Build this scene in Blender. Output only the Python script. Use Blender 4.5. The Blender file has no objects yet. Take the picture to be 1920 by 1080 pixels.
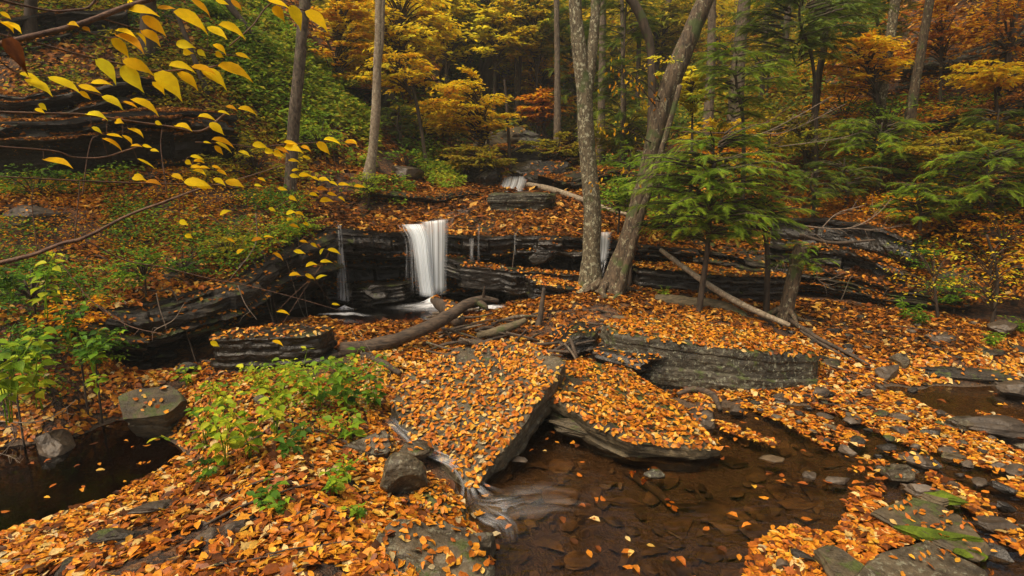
import bpy, bmesh, math, random
import numpy as np
from mathutils import Vector
random.seed(5)
rng = np.random.default_rng(11)
C = bpy.context.scene.collection
F = 1066.0; PT = math.radians(11.66); CP, SP = math.cos(PT), math.sin(PT); CZ = 2.6

# ---------------------------------------------------------------- photo survey helpers
def at(px, py, Y):
    u = (px-960)/F; v = (540-py)/F
    t = Y/(CP+v*SP)
    return np.array([u*t, Y, CZ+(-SP+v*CP)*t])
def on_z(px, py, z):
    u = (px-960)/F; v = (540-py)/F
    t = (z-CZ)/(-SP+v*CP)
    return np.array([u*t, (CP+v*SP)*t, z])
def proj(p):
    p = np.asarray(p, float); x, y, z = p[..., 0], p[..., 1], p[..., 2]-CZ
    d = y*CP-z*SP; v = (y*SP+z*CP)/d
    return x/d*F+960, 540-v*F
def inpoly(px, py, poly):
    r = np.zeros(np.shape(px), bool); n = len(poly)
    for i in range(n):
        x1, y1 = poly[i]; x2, y2 = poly[(i+1) % n]
        c = ((y1 > py) != (y2 > py)) & (px < (x2-x1)*(py-y1)/((y2-y1)+1e-9)+x1)
        r ^= c
    return r

# ---------------------------------------------------------------- noise
def _h(ix, iy, iz, s):
    h = (ix*374761393+iy*668265263+iz*1440662683+s*974634777) & 0xffffffff
    h = ((h ^ (h >> 13))*1274126177) & 0xffffffff
    h = ((h ^ (h >> 16))*2246822519) & 0xffffffff
    return (h ^ (h >> 15)) & 0xffffff
def vn(p, s=0):
    p = np.asarray(p, float); i = np.floor(p).astype(np.int64); f = p-i; u = f*f*(3-2*f)
    r = 0
    for a in (0, 1):
        for b in (0, 1):
            for c in (0, 1):
                w = (u[..., 0] if a else 1-u[..., 0])*(u[..., 1] if b else 1-u[..., 1])*(u[..., 2] if c else 1-u[..., 2])
                r = r+w*_h(i[..., 0]+a, i[..., 1]+b, i[..., 2]+c, s)
    return r/0xffffff*2-1
def fbm(p, s=0, o=4):
    p = np.asarray(p, float); r = 0; a = 1.0; t = 0
    for k in range(o):
        r = r+a*vn(p*(2**k), s+k*17); t += a; a *= .5
    return r/t
def n2(x, y, sc, s=0, o=3):
    return fbm(np.stack([x*sc, y*sc, np.zeros_like(x)+.5], -1), s, o)
def sstep(a, b, x):
    t = np.clip((x-a)/(b-a), 0, 1); return t*t*(3-2*t)

# ---------------------------------------------------------------- terrain
class TPS:
    def __init__(s, P, reg=.02):
        P = np.array(P); s.c = P[:, :2]; n = len(P)
        K = s.k(s.c, s.c)+reg*np.eye(n)*10; A = np.zeros((n+3, n+3)); A[:n, :n] = K
        A[:n, n] = 1; A[:n, n+1:] = s.c; A[n:, :n] = A[:n, n:].T
        s.w = np.linalg.solve(A, np.r_[P[:, 2], 0, 0, 0])
    def k(s, a, b):
        r2 = ((a[:, None]-b[None])**2).sum(-1)+1e-12
        return .5*r2*np.log(r2)
    def __call__(s, x, y):
        x = np.asarray(x, float); q = np.stack([x.ravel(), np.asarray(y, float).ravel()], -1)
        o = np.empty(len(q))
        for i in range(0, len(q), 20000):
            b = q[i:i+20000]; o[i:i+20000] = s.k(b, s.c)@s.w[:-3]+s.w[-3]+b@s.w[-2:]
        return o.reshape(x.shape)
LOW = [(960,1080,-.16),(1100,1000,-.16),(1250,900,-.15),(1400,850,-.15),(1500,790,-.12),(1250,1080,-.18),(1000,900,-.14),(1150,900,-.14),
 (1400,1000,-.12),(1600,880,-.08),(0,950,-.5),(150,900,-.45),(250,860,-.3),(100,850,-.4),(20,870,-.4),(0,1085,.03),(210,1005,.03),(320,930,.03),(0,1010,-.25),(120,970,-.25),(230,915,-.25),(300,880,-.18),(375,845,.05),
 (200,1080,.2),(450,1000,.26),(600,1080,.3),(700,960,.26),(500,880,.25),(850,1080,.15),(925,1040,-.02),(905,980,-.03),(400,750,.3),(600,760,.33),
 (250,720,.22),(650,850,.2),(450,680,.22),(560,690,.24),(700,690,.32),(950,800,-.1),(1040,800,-.12),(800,900,.06),(765,800,.03),(600,618,.35),
 (800,640,.34),(700,655,.32),(500,625,.34),(400,650,.26),(300,670,.22),(950,620,.42),(1050,600,.52),(1150,590,.58),(1250,590,.5),(1350,610,.45),
 (1000,570,.42),(1100,550,.55),(700,575,.08),(800,575,.08),(880,565,.1),(620,575,.14),(640,596,.12),(720,602,.1),(795,598,.12),(690,626,.37),(560,600,.34),(560,590,.28),(1500,640,.28),(1600,620,.3),(1700,640,.25),(1850,640,.3),
 (1920,600,.45),(1550,690,.1),(1650,695,.1),(1800,680,.18),(1920,680,.12),(1650,765,-.04),(1800,735,-.08),(1920,722,-.06),(1450,735,.05),
 (1550,750,.03),(1300,740,.05),(1750,850,-.07),(1920,850,-.06),(1850,950,-.1),(1800,1050,-.1),(1600,1050,-.03),(1920,1080,-.12),(1400,590,.4),
 (1600,580,.36),(1000,690,.22),(1100,700,.15),(1200,760,-.02),(150,800,.0),(200,740,.15),(1450,580,.36),(1250,690,.03),(1400,700,.02),(1130,700,.02),(1300,660,.1),(745,785,.03),(735,750,.1),(800,850,.03),(850,760,.05),(900,800,-.08),(950,720,.1),(1060,760,-.06),(240,700,.12),(0,850,-.2),(-90,870,-.2),(150,835,-.2),(260,835,-.15),(-90,950,-.4),(-90,1010,-.3)]
UPP = [(200,535,6.9),(60,520,6.6),(390,505,7.7),(300,520,7.3),(500,450,8.7),(600,415,9.9),(250,500,7.5),(0,480,6.9),(100,405,8),(300,390,9),(500,388,10),(0,370,8.5),
 (200,362,9.5),(450,357,10.5),(620,400,10.8),(450,325,11.6),(0,345,10),(200,335,10.4),(0,190,11.2),(250,170,12),(450,200,13),(550,290,13),(640,300,13.5),(690,330,12.5),
 (600,150,16),(500,60,16),(400,40,14.5),(650,50,22),(200,0,15),(0,0,13.5),(0,-150,16),(400,-120,22),(760,270,17),(780,180,22),(850,150,28),(650,-60,34),
 (700,398,11.5),(800,398,12),(900,402,11.5),(1000,402,11.5),(1080,405,11.5),(850,376,13),(960,372,13.8),(960,338,15.8),(960,310,18),(955,280,22),
 (980,225,28),(950,180,34),(950,110,48),(950,60,70),(1150,425,11),(1300,450,10.9),(1450,478,10.5),(1200,405,12),(1350,405,12.5),(1150,350,14),
 (1250,330,15),(1100,300,20),(1200,240,22),(1350,350,14),(1450,425,12),(1530,410,12),(1600,420,10.6),(1700,440,10.2),(1800,550,8.7),(1920,560,8.1),
 (1850,470,9.2),(1920,400,9),(1750,400,10),(1850,380,9.8),(1600,300,13),(1750,250,13.5),(1920,250,11.5),(1450,250,18),(1650,150,18),(1850,120,16),(1920,50,16),(1500,100,26),
 (1700,0,24),(1300,200,30),(1300,80,45),(1920,-150,22),(1500,-60,45),(1200,30,60)]
LO = TPS([np.r_[on_z(p[0], p[1], max(p[2], 0))[:2], p[2]] for p in LOW]+[at(0,640,5.6), at(-100,620,5.5), at(100,600,6.0), at(150,640,6.15), at(205,700,6.05), at(95,700,5.7), at(120,750,5.4), at(0,735,5.3), at(-90,735,5.25), at(180,665,6.1),(-6.5,2,.3),(9,2,-.1),(-9,12,.3),(12,12,.4),(0,14,.3),(0,1,.2),(-4,1,.3),(4,1,-.1)], .004)
UP = TPS([at(*p) for p in UPP]+[(-10,4,1.6),(-14,8,4.),(13,6,2.6),(-28,20,16.),(34,20,16.),(-45,70,40.),(50,70,40.),(0,90,18.)])
LED = np.array([(-13,4.6),(-8,5.4),(-5.6,6.15),(-4.7,6.65),(-4.0,7.3),(-3.65,8.4),(-3.2,9.6),(-2,10.2),(-.3,10.35),(1.4,10.4),(3.4,10.6),(5.1,10.1),(6.3,9.2),(7.6,8.1),(10,7.2),(15,6)])
def sdist(x, y):
    x = np.asarray(x, float); y = np.asarray(y, float); best = np.full(x.shape, 1e9); sg = np.ones(x.shape)
    for a, b in zip(LED[:-1], LED[1:]):
        d = b-a; t = np.clip(((x-a[0])*d[0]+(y-a[1])*d[1])/(d@d), 0, 1)
        qx, qy = x-a[0]-t*d[0], y-a[1]-t*d[1]; r = np.hypot(qx, qy); cr = d[0]*qy-d[1]*qx
        m = r < best; best = np.where(m, r, best); sg = np.where(m, np.where(cr > 0, 1, -1), sg)
    return best*sg
def up_z(x, y):
    y = np.asarray(y, float); far = sstep(9, 22, y)
    return UP(x, y)+n2(x, y, .45, 3)*(.12+.7*far)+n2(x, y, 1.7, 9)*(.05+.1*far)
def lo_z(x, y):
    z = LO(x, y); w = sstep(-.02, .2, z)
    return z+n2(x, y, 1.3, 21)*(.03+.06*w)+n2(x, y, 4.5, 31)*.022
def ter(x, y):
    x = np.asarray(x, float); y = np.asarray(y, float)
    d = sdist(x, y); w = np.clip((d-.78)/.06, 0, 1)
    return lo_z(x, y)*(1-w)+up_z(x, y)*w
def walk(x, y):         # what one would stand on: the ledge top counts
    x = np.asarray(x, float); y = np.asarray(y, float)
    return np.where(sdist(x, y) > -.18, up_z(x, y)+.015, lo_z(x, y))
def ground(px, py, y0=2.2):
    u = (px-960)/F; v = (540-py)/F; ys = np.geomspace(y0, 90, 1400); t = ys/(CP+v*SP)
    X, Z = u*t, CZ+(-SP+v*CP)*t; g = walk(X, ys); i = int(np.argmax(g > Z))
    return np.array([X[i], ys[i], g[i]])

# ---------------------------------------------------------------- object helpers
def mk(name, V, FL, mat, parent=None, tint=None, uv=None, smooth=True, origin=None):
    V = np.asarray(V, float)
    me = bpy.data.meshes.new(name)
    FL = [np.asarray(f, np.int64) for f in FL if len(f)]
    if parent is not None: off = np.array(parent.location)+(np.array(parent.parent.location) if parent.parent else 0)
    elif origin is not None: off = np.array(origin, float)
    else: off = np.array([V[:, 0].mean(), V[:, 1].mean(), V[:, 2].min()])
    me.vertices.add(len(V)); me.vertices.foreach_set('co', (V-off).astype(np.float32).ravel())
    tot = np.concatenate([np.full(len(f), f.shape[1]) for f in FL]); st = np.r_[0, np.cumsum(tot)[:-1]]
    li = np.concatenate([f.ravel() for f in FL])
    me.loops.add(len(li)); me.loops.foreach_set('vertex_index', li.astype(np.int32))
    me.polygons.add(len(tot)); me.polygons.foreach_set('loop_start', st.astype(np.int32)); me.polygons.foreach_set('loop_total', tot.astype(np.int32))
    if uv is not None:
        l = me.uv_layers.new(name='UVMap'); l.data.foreach_set('uv', np.asarray(uv, np.float32)[li].ravel())
    if tint is not None:
        a = me.attributes.new('tint', 'FLOAT', 'POINT'); a.data.foreach_set('value', np.asarray(tint, np.float32))
    me.polygons.foreach_set('use_smooth', np.full(len(tot), smooth))
    me.update(calc_edges=True); me.validate()
    me.materials.append(mat)
    o = bpy.data.objects.new(name, me); C.objects.link(o)
    if parent is not None: o.parent = parent
    else: o.location = off
    return o
def tag(o, label=None, cat=None, group=None, kind=None):
    if label: o['label'] = label
    if cat: o['category'] = cat
    if group: o['group'] = group
    if kind: o['kind'] = kind
    return o
def thing(name, label, cat, loc, group=None):
    o = bpy.data.objects.new(name, None); C.objects.link(o); o.location = [float(q) for q in loc]; o.empty_display_size = .2
    return tag(o, label, cat, group)
class MB:
    def __init__(s): s.v = []; s.f = []; s.t = []; s.n = 0
    def add(s, V, FL, tint=0.5):
        V = np.asarray(V, float).reshape(-1, 3)
        if not len(V): return s
        s.v.append(V); s.f += [np.asarray(f, np.int64)+s.n for f in FL if len(f)]
        s.t.append(np.broadcast_to(tint, (len(V),))); s.n += len(V); return s
    def arr(s): return np.concatenate(s.v), s.f, np.concatenate(s.t)
    def build(s, name, mat, parent=None, **k):
        if not s.n: return None
        V, FL, T = s.arr(); g = {}
        for f in FL: g.setdefault(f.shape[1], []).append(f)
        return mk(name, V, [np.concatenate(x) for x in g.values()], mat, parent, tint=T, **k)
def grid_faces(n, m, wrap=False):
    i = np.arange(n-1)[:, None]; j = np.arange(m if wrap else m-1)[None]; j2 = (j+1) % m
    return np.stack([i*m+j, i*m+j2, (i+1)*m+j2, (i+1)*m+j], -1).reshape(-1, 4)
def spline(P, n):
    P = np.asarray(P, float)
    if len(P) < 3:
        t = np.linspace(0, 1, n)[:, None]; return P[0]*(1-t)+P[-1]*t
    Q = np.vstack([2*P[0]-P[1], P, 2*P[-1]-P[-2]]); k = len(P)-1; s = np.linspace(0, k-1e-6, n); i = s.astype(int); t = (s-i)[:, None]
    a, b, c, d = Q[i], Q[i+1], Q[i+2], Q[i+3]
    return .5*(2*b+(c-a)*t+(2*a-5*b+4*c-d)*t*t+(3*b-a-3*c+d)*t**3)
def tube(P, R, seg=10, n=None, rough=0, sc=6, seed=0):
    PR = np.c_[np.asarray(P, float), np.asarray(R, float)]
    L = np.linalg.norm(np.diff(PR[:, :3], axis=0), axis=1).sum()
    n = n or max(4, int(L/.12)); S = spline(PR, n); P, R = S[:, :3], np.maximum(S[:, 3], .0008)
    T = np.gradient(P, axis=0); T /= np.linalg.norm(T, axis=1)[:, None]+1e-9
    ref = np.array([0.31, .95, .05]) if abs(T[:, 1]).mean() < .8 else np.array([0., .1, 1.])
    A = np.cross(T, ref); A /= np.linalg.norm(A, axis=1)[:, None]+1e-9; B = np.cross(T, A)
    a = np.arange(seg)/seg*2*np.pi
    dirs = A[:, None]*np.cos(a)[None, :, None]+B[:, None]*np.sin(a)[None, :, None]
    V = P[:, None]+dirs*R[:, None, None]
    if rough:
        V = V+dirs*(R[:, None]*rough*fbm(V*np.array([sc, sc, sc*.35]), seed, 3))[..., None]
    V = V.reshape(-1, 3); f = grid_faces(n, seg, True)
    V = np.vstack([V, P[-1]+T[-1]*R[-1]*.4, P[0]-T[0]*R[0]*.2]); j = np.arange(seg); e = (n-1)*seg
    cap = np.stack([e+j, e+(j+1) % seg, np.full(seg, n*seg)], -1); cap2 = np.stack([(j+1) % seg, j, np.full(seg, n*seg+1)], -1)
    return V, [f, cap, cap2]

# leaves
TF = np.array([(0,0,0),(.33,0,0),(.66,0,-.01),(1,0,-.08),(.28,.42,.07),(.62,.38,.06),(.28,-.42,.07),(.62,-.38,.06)])
TFF = [np.array([(0,1,4),(0,6,1),(3,5,2),(3,2,7)]), np.array([(1,2,5,4),(1,6,7,2)])]
_x = [.1, .28, .48, .68, .86]; _w = [.24, .44, .46, .3, .11]
TB = np.array([(0,0,0)]+[(x,0,-.12*x*x*x) for x in _x]+[(1,0,-.14)]+[(x-.02,w,.05+w*.1-.12*x*x*x) for x, w in zip(_x, _w)]+[(x-.02,-w,.05+w*.1-.12*x*x*x) for x, w in zip(_x, _w)])
TBF = [np.array([(0,1,7),(0,12,1),(6,11,5),(6,5,16)]), np.array([(i,i+1,i+7,i+6) for i in range(1,5)]+[(i,i+11,i+12,i+1) for i in range(1,5)])]
_ml = [(0, .06), (.12, .3), (.02, .42), (.3, .36), (.38, .62), (.52, .34), (.66, .3), (.7, .16), (1, 0)]
TM = np.array([(.32, 0, .05), (0, 0, 0)]+[(x, y, -.12*y+.03*(i % 2)) for i, (x, y) in enumerate(_ml[:-1])]+[(1, 0, -.1)]+[(x, -y, -.12*y+.03*(i % 2)) for i, (x, y) in list(enumerate(_ml[:-1]))[::-1]])
TMF = [np.array([(0, i, i+1) for i in range(1, len(TM)-1)]+[(0, len(TM)-1, 1)])]
TL = np.array([(0,0,0),(.42,.42,.06),(1,0,-.03),(.42,-.42,.06)]); TLF = [np.array([(0,2,1),(0,3,2)])]
def frondT():
    V = [(0,-.012,0),(0,.012,0),(1,0,-.18)]; Fc = [(0,2,1)]
    for k in range(9):
        x = .06+k*.1; l = .36*(1-x)**.7+.07
        for s in (-1, 1):
            i = len(V); w = .036; z = -.18*x*x
            V += [(x-w, 0, z), (x+w, 0, z), (x+l*.62, s*l*.78, z-.05*l-.02)]; Fc.append((i, i+1, i+2))
    return np.array(V), [np.array(Fc)]
HF, HFF = frondT()
def unit(a): return a/(np.linalg.norm(a, axis=-1, keepdims=True)+1e-9)
def inst(T, TFc, pos, d, nrm, L, W, curl=None):
    pos = np.asarray(pos, float); n = len(pos); d = unit(d); s = unit(np.cross(nrm, d)); nn = np.cross(d, s)
    L = np.broadcast_to(L, (n,)); W = np.broadcast_to(W, (n,)); c = np.ones(n) if curl is None else curl
    V = (pos[:, None]+d[:, None]*(T[None, :, 0]*L[:, None])[..., None]+s[:, None]*(T[None, :, 1]*W[:, None])[..., None]
         +nn[:, None]*(T[None, :, 2]*(L*c)[:, None])[..., None])
    k = len(T); o = (np.arange(n)*k)[:, None, None]
    return V.reshape(-1, 3), [(f[None]+o).reshape(-1, f.shape[1]) for f in TFc]
def lie(pos, nrm, tilt, L, W, tint, lite=False, seed=None):
    n = len(pos); a = rng.uniform(0, 2*np.pi, n); d = np.stack([np.cos(a), np.sin(a), np.zeros(n)], -1)
    N = unit(nrm+rng.normal(0, 1, (n, 3))*tilt); d = unit(d-N*(d*N).sum(-1, keepdims=True))
    c = rng.uniform(-1.2, 3.2, n); T, TT = (TL, TLF) if lite else (TF, TFF)
    V, FF = inst(T, TT, pos-d*np.broadcast_to(L, (n,))[:, None]*.5, d, N, L, W, c)
    return V, FF, np.repeat(tint, len(T))

# ---------------------------------------------------------------- materials
class NT:
    def __init__(s, name):
        s.m = bpy.data.materials.new(name); s.m.use_nodes = True; s.t = s.m.node_tree; s.t.nodes.clear()
        s.out = s.t.nodes.new('ShaderNodeOutputMaterial')
    def n(s, t, props=None, **inp):
        o = s.t.nodes.new('ShaderNode'+t)
        for k, v in (props or {}).items(): setattr(o, k, v)
        for k, v in inp.items():
            key = int(k[1:]) if k[0] == 'i' and k[1:].isdigit() else k.replace('_', ' ')
            s.set(o, key, v)
        return o
    def set(s, o, key, v):
        i = o.inputs[key]
        if isinstance(v, bpy.types.Node): s.t.links.new(v.outputs[0], i)
        elif isinstance(v, bpy.types.NodeSocket): s.t.links.new(v, i)
        else: i.default_value = v
    def ramp(s, fac, stops, mode='LINEAR'):
        r = s.t.nodes.new('ShaderNodeValToRGB'); s.set(r, 0, fac); r.color_ramp.interpolation = mode; e = r.color_ramp.elements
        while len(e) < len(stops): e.new(.5)
        for q, (p, c) in zip(e, stops):
            q.position = p; q.color = (*c, 1) if len(c) == 3 else c
        return r
    def mix(s, f, a, b, mode='MIX'):
        m = s.t.nodes.new('ShaderNodeMix'); m.data_type = 'RGBA'; m.blend_type = mode
        s.set(m, 0, f); s.set(m, 6, a); s.set(m, 7, b); return m.outputs[2]
    def math(s, op, a, b=0., c=None):
        m = s.t.nodes.new('ShaderNodeMath'); m.operation = op; s.set(m, 0, a); s.set(m, 1, b)
        if c is not None: s.set(m, 2, c)
        return m.outputs[0]
    def pos(s, scale=(1, 1, 1)):
        g = s.t.nodes.new('ShaderNodeNewGeometry'); m = s.n('Mapping', i0=g.outputs['Position']); m.inputs['Scale'].default_value = scale; return m.outputs[0]
    def noise(s, scale, detail=4, vec=None, rough=.55):
        return s.n('TexNoise', Vector=vec if vec is not None else s.pos(), Scale=scale, Detail=detail, Roughness=rough)
    def end(s, sh): s.t.links.new(sh.outputs[0], s.out.inputs[0]); return s.m
def c4(c): return (c[0], c[1], c[2], 1)
def g3(v): return (v, v, v)

def mat_leaf(name, stops, transl=.3, rough=.45, spot=.35, spec=.35, lo=.62):
    s = NT(name); a = s.n('Attribute', {'attribute_name': 'tint'})
    col = s.ramp(a.outputs['Fac'], stops).outputs[0]
    fr = s.math('FRACT', s.math('MULTIPLY', a.outputs['Fac'], 91.7))
    br = s.math('MULTIPLY_ADD', fr, .6 if lo < .7 else .2, lo)
    col = s.mix(1., col, s.n('CombineColor', Red=br, Green=br, Blue=br), 'MULTIPLY')
    sp = s.ramp(s.noise(55, 3).outputs[0], [(.42, g3(1-spot)), (.62, g3(1))]).outputs[0]
    col = s.mix(1., col, sp, 'MULTIPLY')
    p = s.n('BsdfPrincipled', Base_Color=col, Roughness=rough); p.inputs['Specular IOR Level'].default_value = spec
    if not transl: return s.end(p)
    t = s.n('BsdfTranslucent', Color=col); m = s.n('MixShader', i0=transl, i1=p, i2=t)
    return s.end(m)
def mat_rock(name, c1, c2, moss=0., lichen=0., rough=.6, strata=1., bump=.6, mosscol=(.04, .052, .01), spec=.4, litter=0.):
    s = NT(name); P = s.pos(); PS = s.pos((1.2, 1.2, 14))
    n1 = s.noise(2.3, 5, P); n2_ = s.noise(17, 6, P); ns = s.noise(1.6, 5, PS)
    col = s.mix(s.ramp(n1, [(.35, g3(0)), (.65, g3(1))]).outputs[0], c4(c1), c4(c2))
    col = s.mix(1., col, s.ramp(n2_, [(.3, g3(.55)), (.7, g3(1.25))]).outputs[0], 'MULTIPLY')
    if strata: col = s.mix(.75*strata, col, s.ramp(ns, [(.38, g3(.35)), (.5, g3(1)), (.7, g3(1.2))]).outputs[0], 'MULTIPLY')
    if lichen:
        f = s.math('MULTIPLY', s.ramp(s.noise(22, 6, P, .75), [(.55, g3(0)), (.6, g3(1))]).outputs[0], lichen)
        col = s.mix(f, col, (.27, .28, .2, 1))
    if moss:
        g = s.t.nodes.new('ShaderNodeNewGeometry'); z = s.n('SeparateXYZ', i0=g.outputs['Normal']).outputs[2]
        m = s.math('MULTIPLY_ADD', z, .12, s.noise(5., 8, P, .65).outputs[0])
        f = s.ramp(m, [(.7-moss*.25, g3(0)), (.78-moss*.25, g3(1))]).outputs[0]
        mc = s.mix(s.noise(45, 3, P), c4(tuple(q*.5 for q in mosscol)), c4(tuple(q*1.9 for q in mosscol)))
        col = s.mix(f, col, mc)
    bm = s.math('ADD', s.math('MULTIPLY', n2_.outputs[0], .5), s.math('MULTIPLY', ns.outputs[0], .8*strata))
    bm = s.math('ADD', bm, s.math('MULTIPLY', s.noise(60, 4, P).outputs[0], .25))
    b = s.n('Bump', Strength=bump, Distance=.035, Height=bm)
    p = s.n('BsdfPrincipled', Base_Color=col, Roughness=s.ramp(n2_, [(.3, g3(rough*.7)), (.7, g3(min(1, rough*1.25)))]).outputs[0], Normal=b)
    p.inputs['Specular IOR Level'].default_value = spec
    return s.end(p)
def mat_bark(name, c1, c2, patch=None, pt=.56, moss=0, vs=(9, 9, 2.2), bump=.8, ps=11):
    s = NT(name); P = s.pos(vs); n = s.noise(1.6, 6, P, .65)
    col = s.mix(s.ramp(n, [(.36, g3(0)), (.62, g3(1))]).outputs[0], c4(c1), c4(c2))
    if patch:
        f = s.ramp(s.noise(ps, 5, s.pos((1, 1, .7)), .7), [(pt, g3(0)), (pt+.05, g3(1))]).outputs[0]; col = s.mix(f, col, c4(patch))
    if moss:
        f = s.ramp(s.noise(4, 5), [(.62-moss*.2, g3(0)), (.72-moss*.2, g3(.9))]).outputs[0]; col = s.mix(f, col, (.05, .075, .015, 1))
    b = s.n('Bump', Strength=bump, Distance=.02, Height=n)
    return s.end(s.n('BsdfPrincipled', Base_Color=col, Roughness=.8, Normal=b))
def mat_ground():
    s = NT('leafy_soil'); P = s.pos(); wp = s.mix(.18, P, s.noise(9, 4, P).outputs[1]); v = s.n('TexVoronoi', Vector=wp, Scale=26); f = s.n('SeparateColor', i0=v.outputs['Color']).outputs[0]
    col = s.ramp(f, [(0, (.015, .008, .004)), (.4, (.05, .022, .008)), (.7, (.12, .045, .012)), (.9, (.22, .09, .02)), (1, (.14, .08, .03))]).outputs[0]
    m = s.ramp(s.noise(1.1, 5, P), [(.4, g3(.25)), (.6, g3(1))]).outputs[0]; col = s.mix(.8, col, m, 'MULTIPLY')
    z = s.n('SeparateXYZ', i0=P).outputs[2]; wet = s.ramp(z, [(0., g3(0)), (.04, g3(1))]).outputs[0]
    bed = s.mix(s.noise(14, 5, P), (.022, .015, .009, 1), (.12, .08, .045, 1)); col = s.mix(wet, bed, col)
    b = s.n('Bump', Strength=.9, Distance=.03, Height=v.outputs['Distance'])
    return s.end(s.n('BsdfPrincipled', Base_Color=col, Roughness=.75, Normal=b))
def mat_water(name, tint, rough=.05, bump=.12, sc=3.):
    s = NT(name); b = s.n('Bump', Strength=bump, Distance=.05, Height=s.noise(sc, 3, s.pos((1, 2.2, 1))))
    g = s.n('BsdfGlossy', Color=(1, 1, 1, 1), Roughness=rough, Normal=b); t = s.n('BsdfTransparent', Color=c4(tint))
    fr = s.n('Fresnel', IOR=1.33, Normal=b)
    return s.end(s.n('MixShader', i0=fr, i1=t, i2=g))
def mat_fall(name, dens=.5, sx=34., col=(.82, .86, .9), sy=1.2, rs=(.36, .64)):
    s = NT(name); uv = s.n('UVMap').outputs[0]; mp = s.n('Mapping', i0=uv); mp.inputs['Scale'].default_value = (sx, sy, 1)
    a = s.n('Attribute', {'attribute_name': 'tint'}).outputs['Fac']
    st = s.ramp(s.noise(1., 3, mp, .5), [(rs[0], g3(.05)), (rs[1], g3(1))]).outputs[0]
    al = s.math('MINIMUM', s.math('MULTIPLY', s.math('MULTIPLY_ADD', st, 1.3, dens-.5), a), 1.)
    p = s.n('BsdfPrincipled', Base_Color=c4(col), Roughness=.35); t = s.n('BsdfTranslucent', Color=c4(col))
    m = s.n('MixShader', i0=.35, i1=p, i2=t); tr = s.n('BsdfTransparent')
    return s.end(s.n('MixShader', i0=al, i1=tr, i2=m))
LIT = [(0, (.05, .02, .008)), (.12, (.16, .05, .012)), (.28, (.38, .1, .014)), (.48, (.55, .17, .014)), (.7, (.74, .31, .022)), (.85, (.78, .44, .04)), (.95, (.74, .5, .16)), (1, (.5, .4, .22))]
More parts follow.
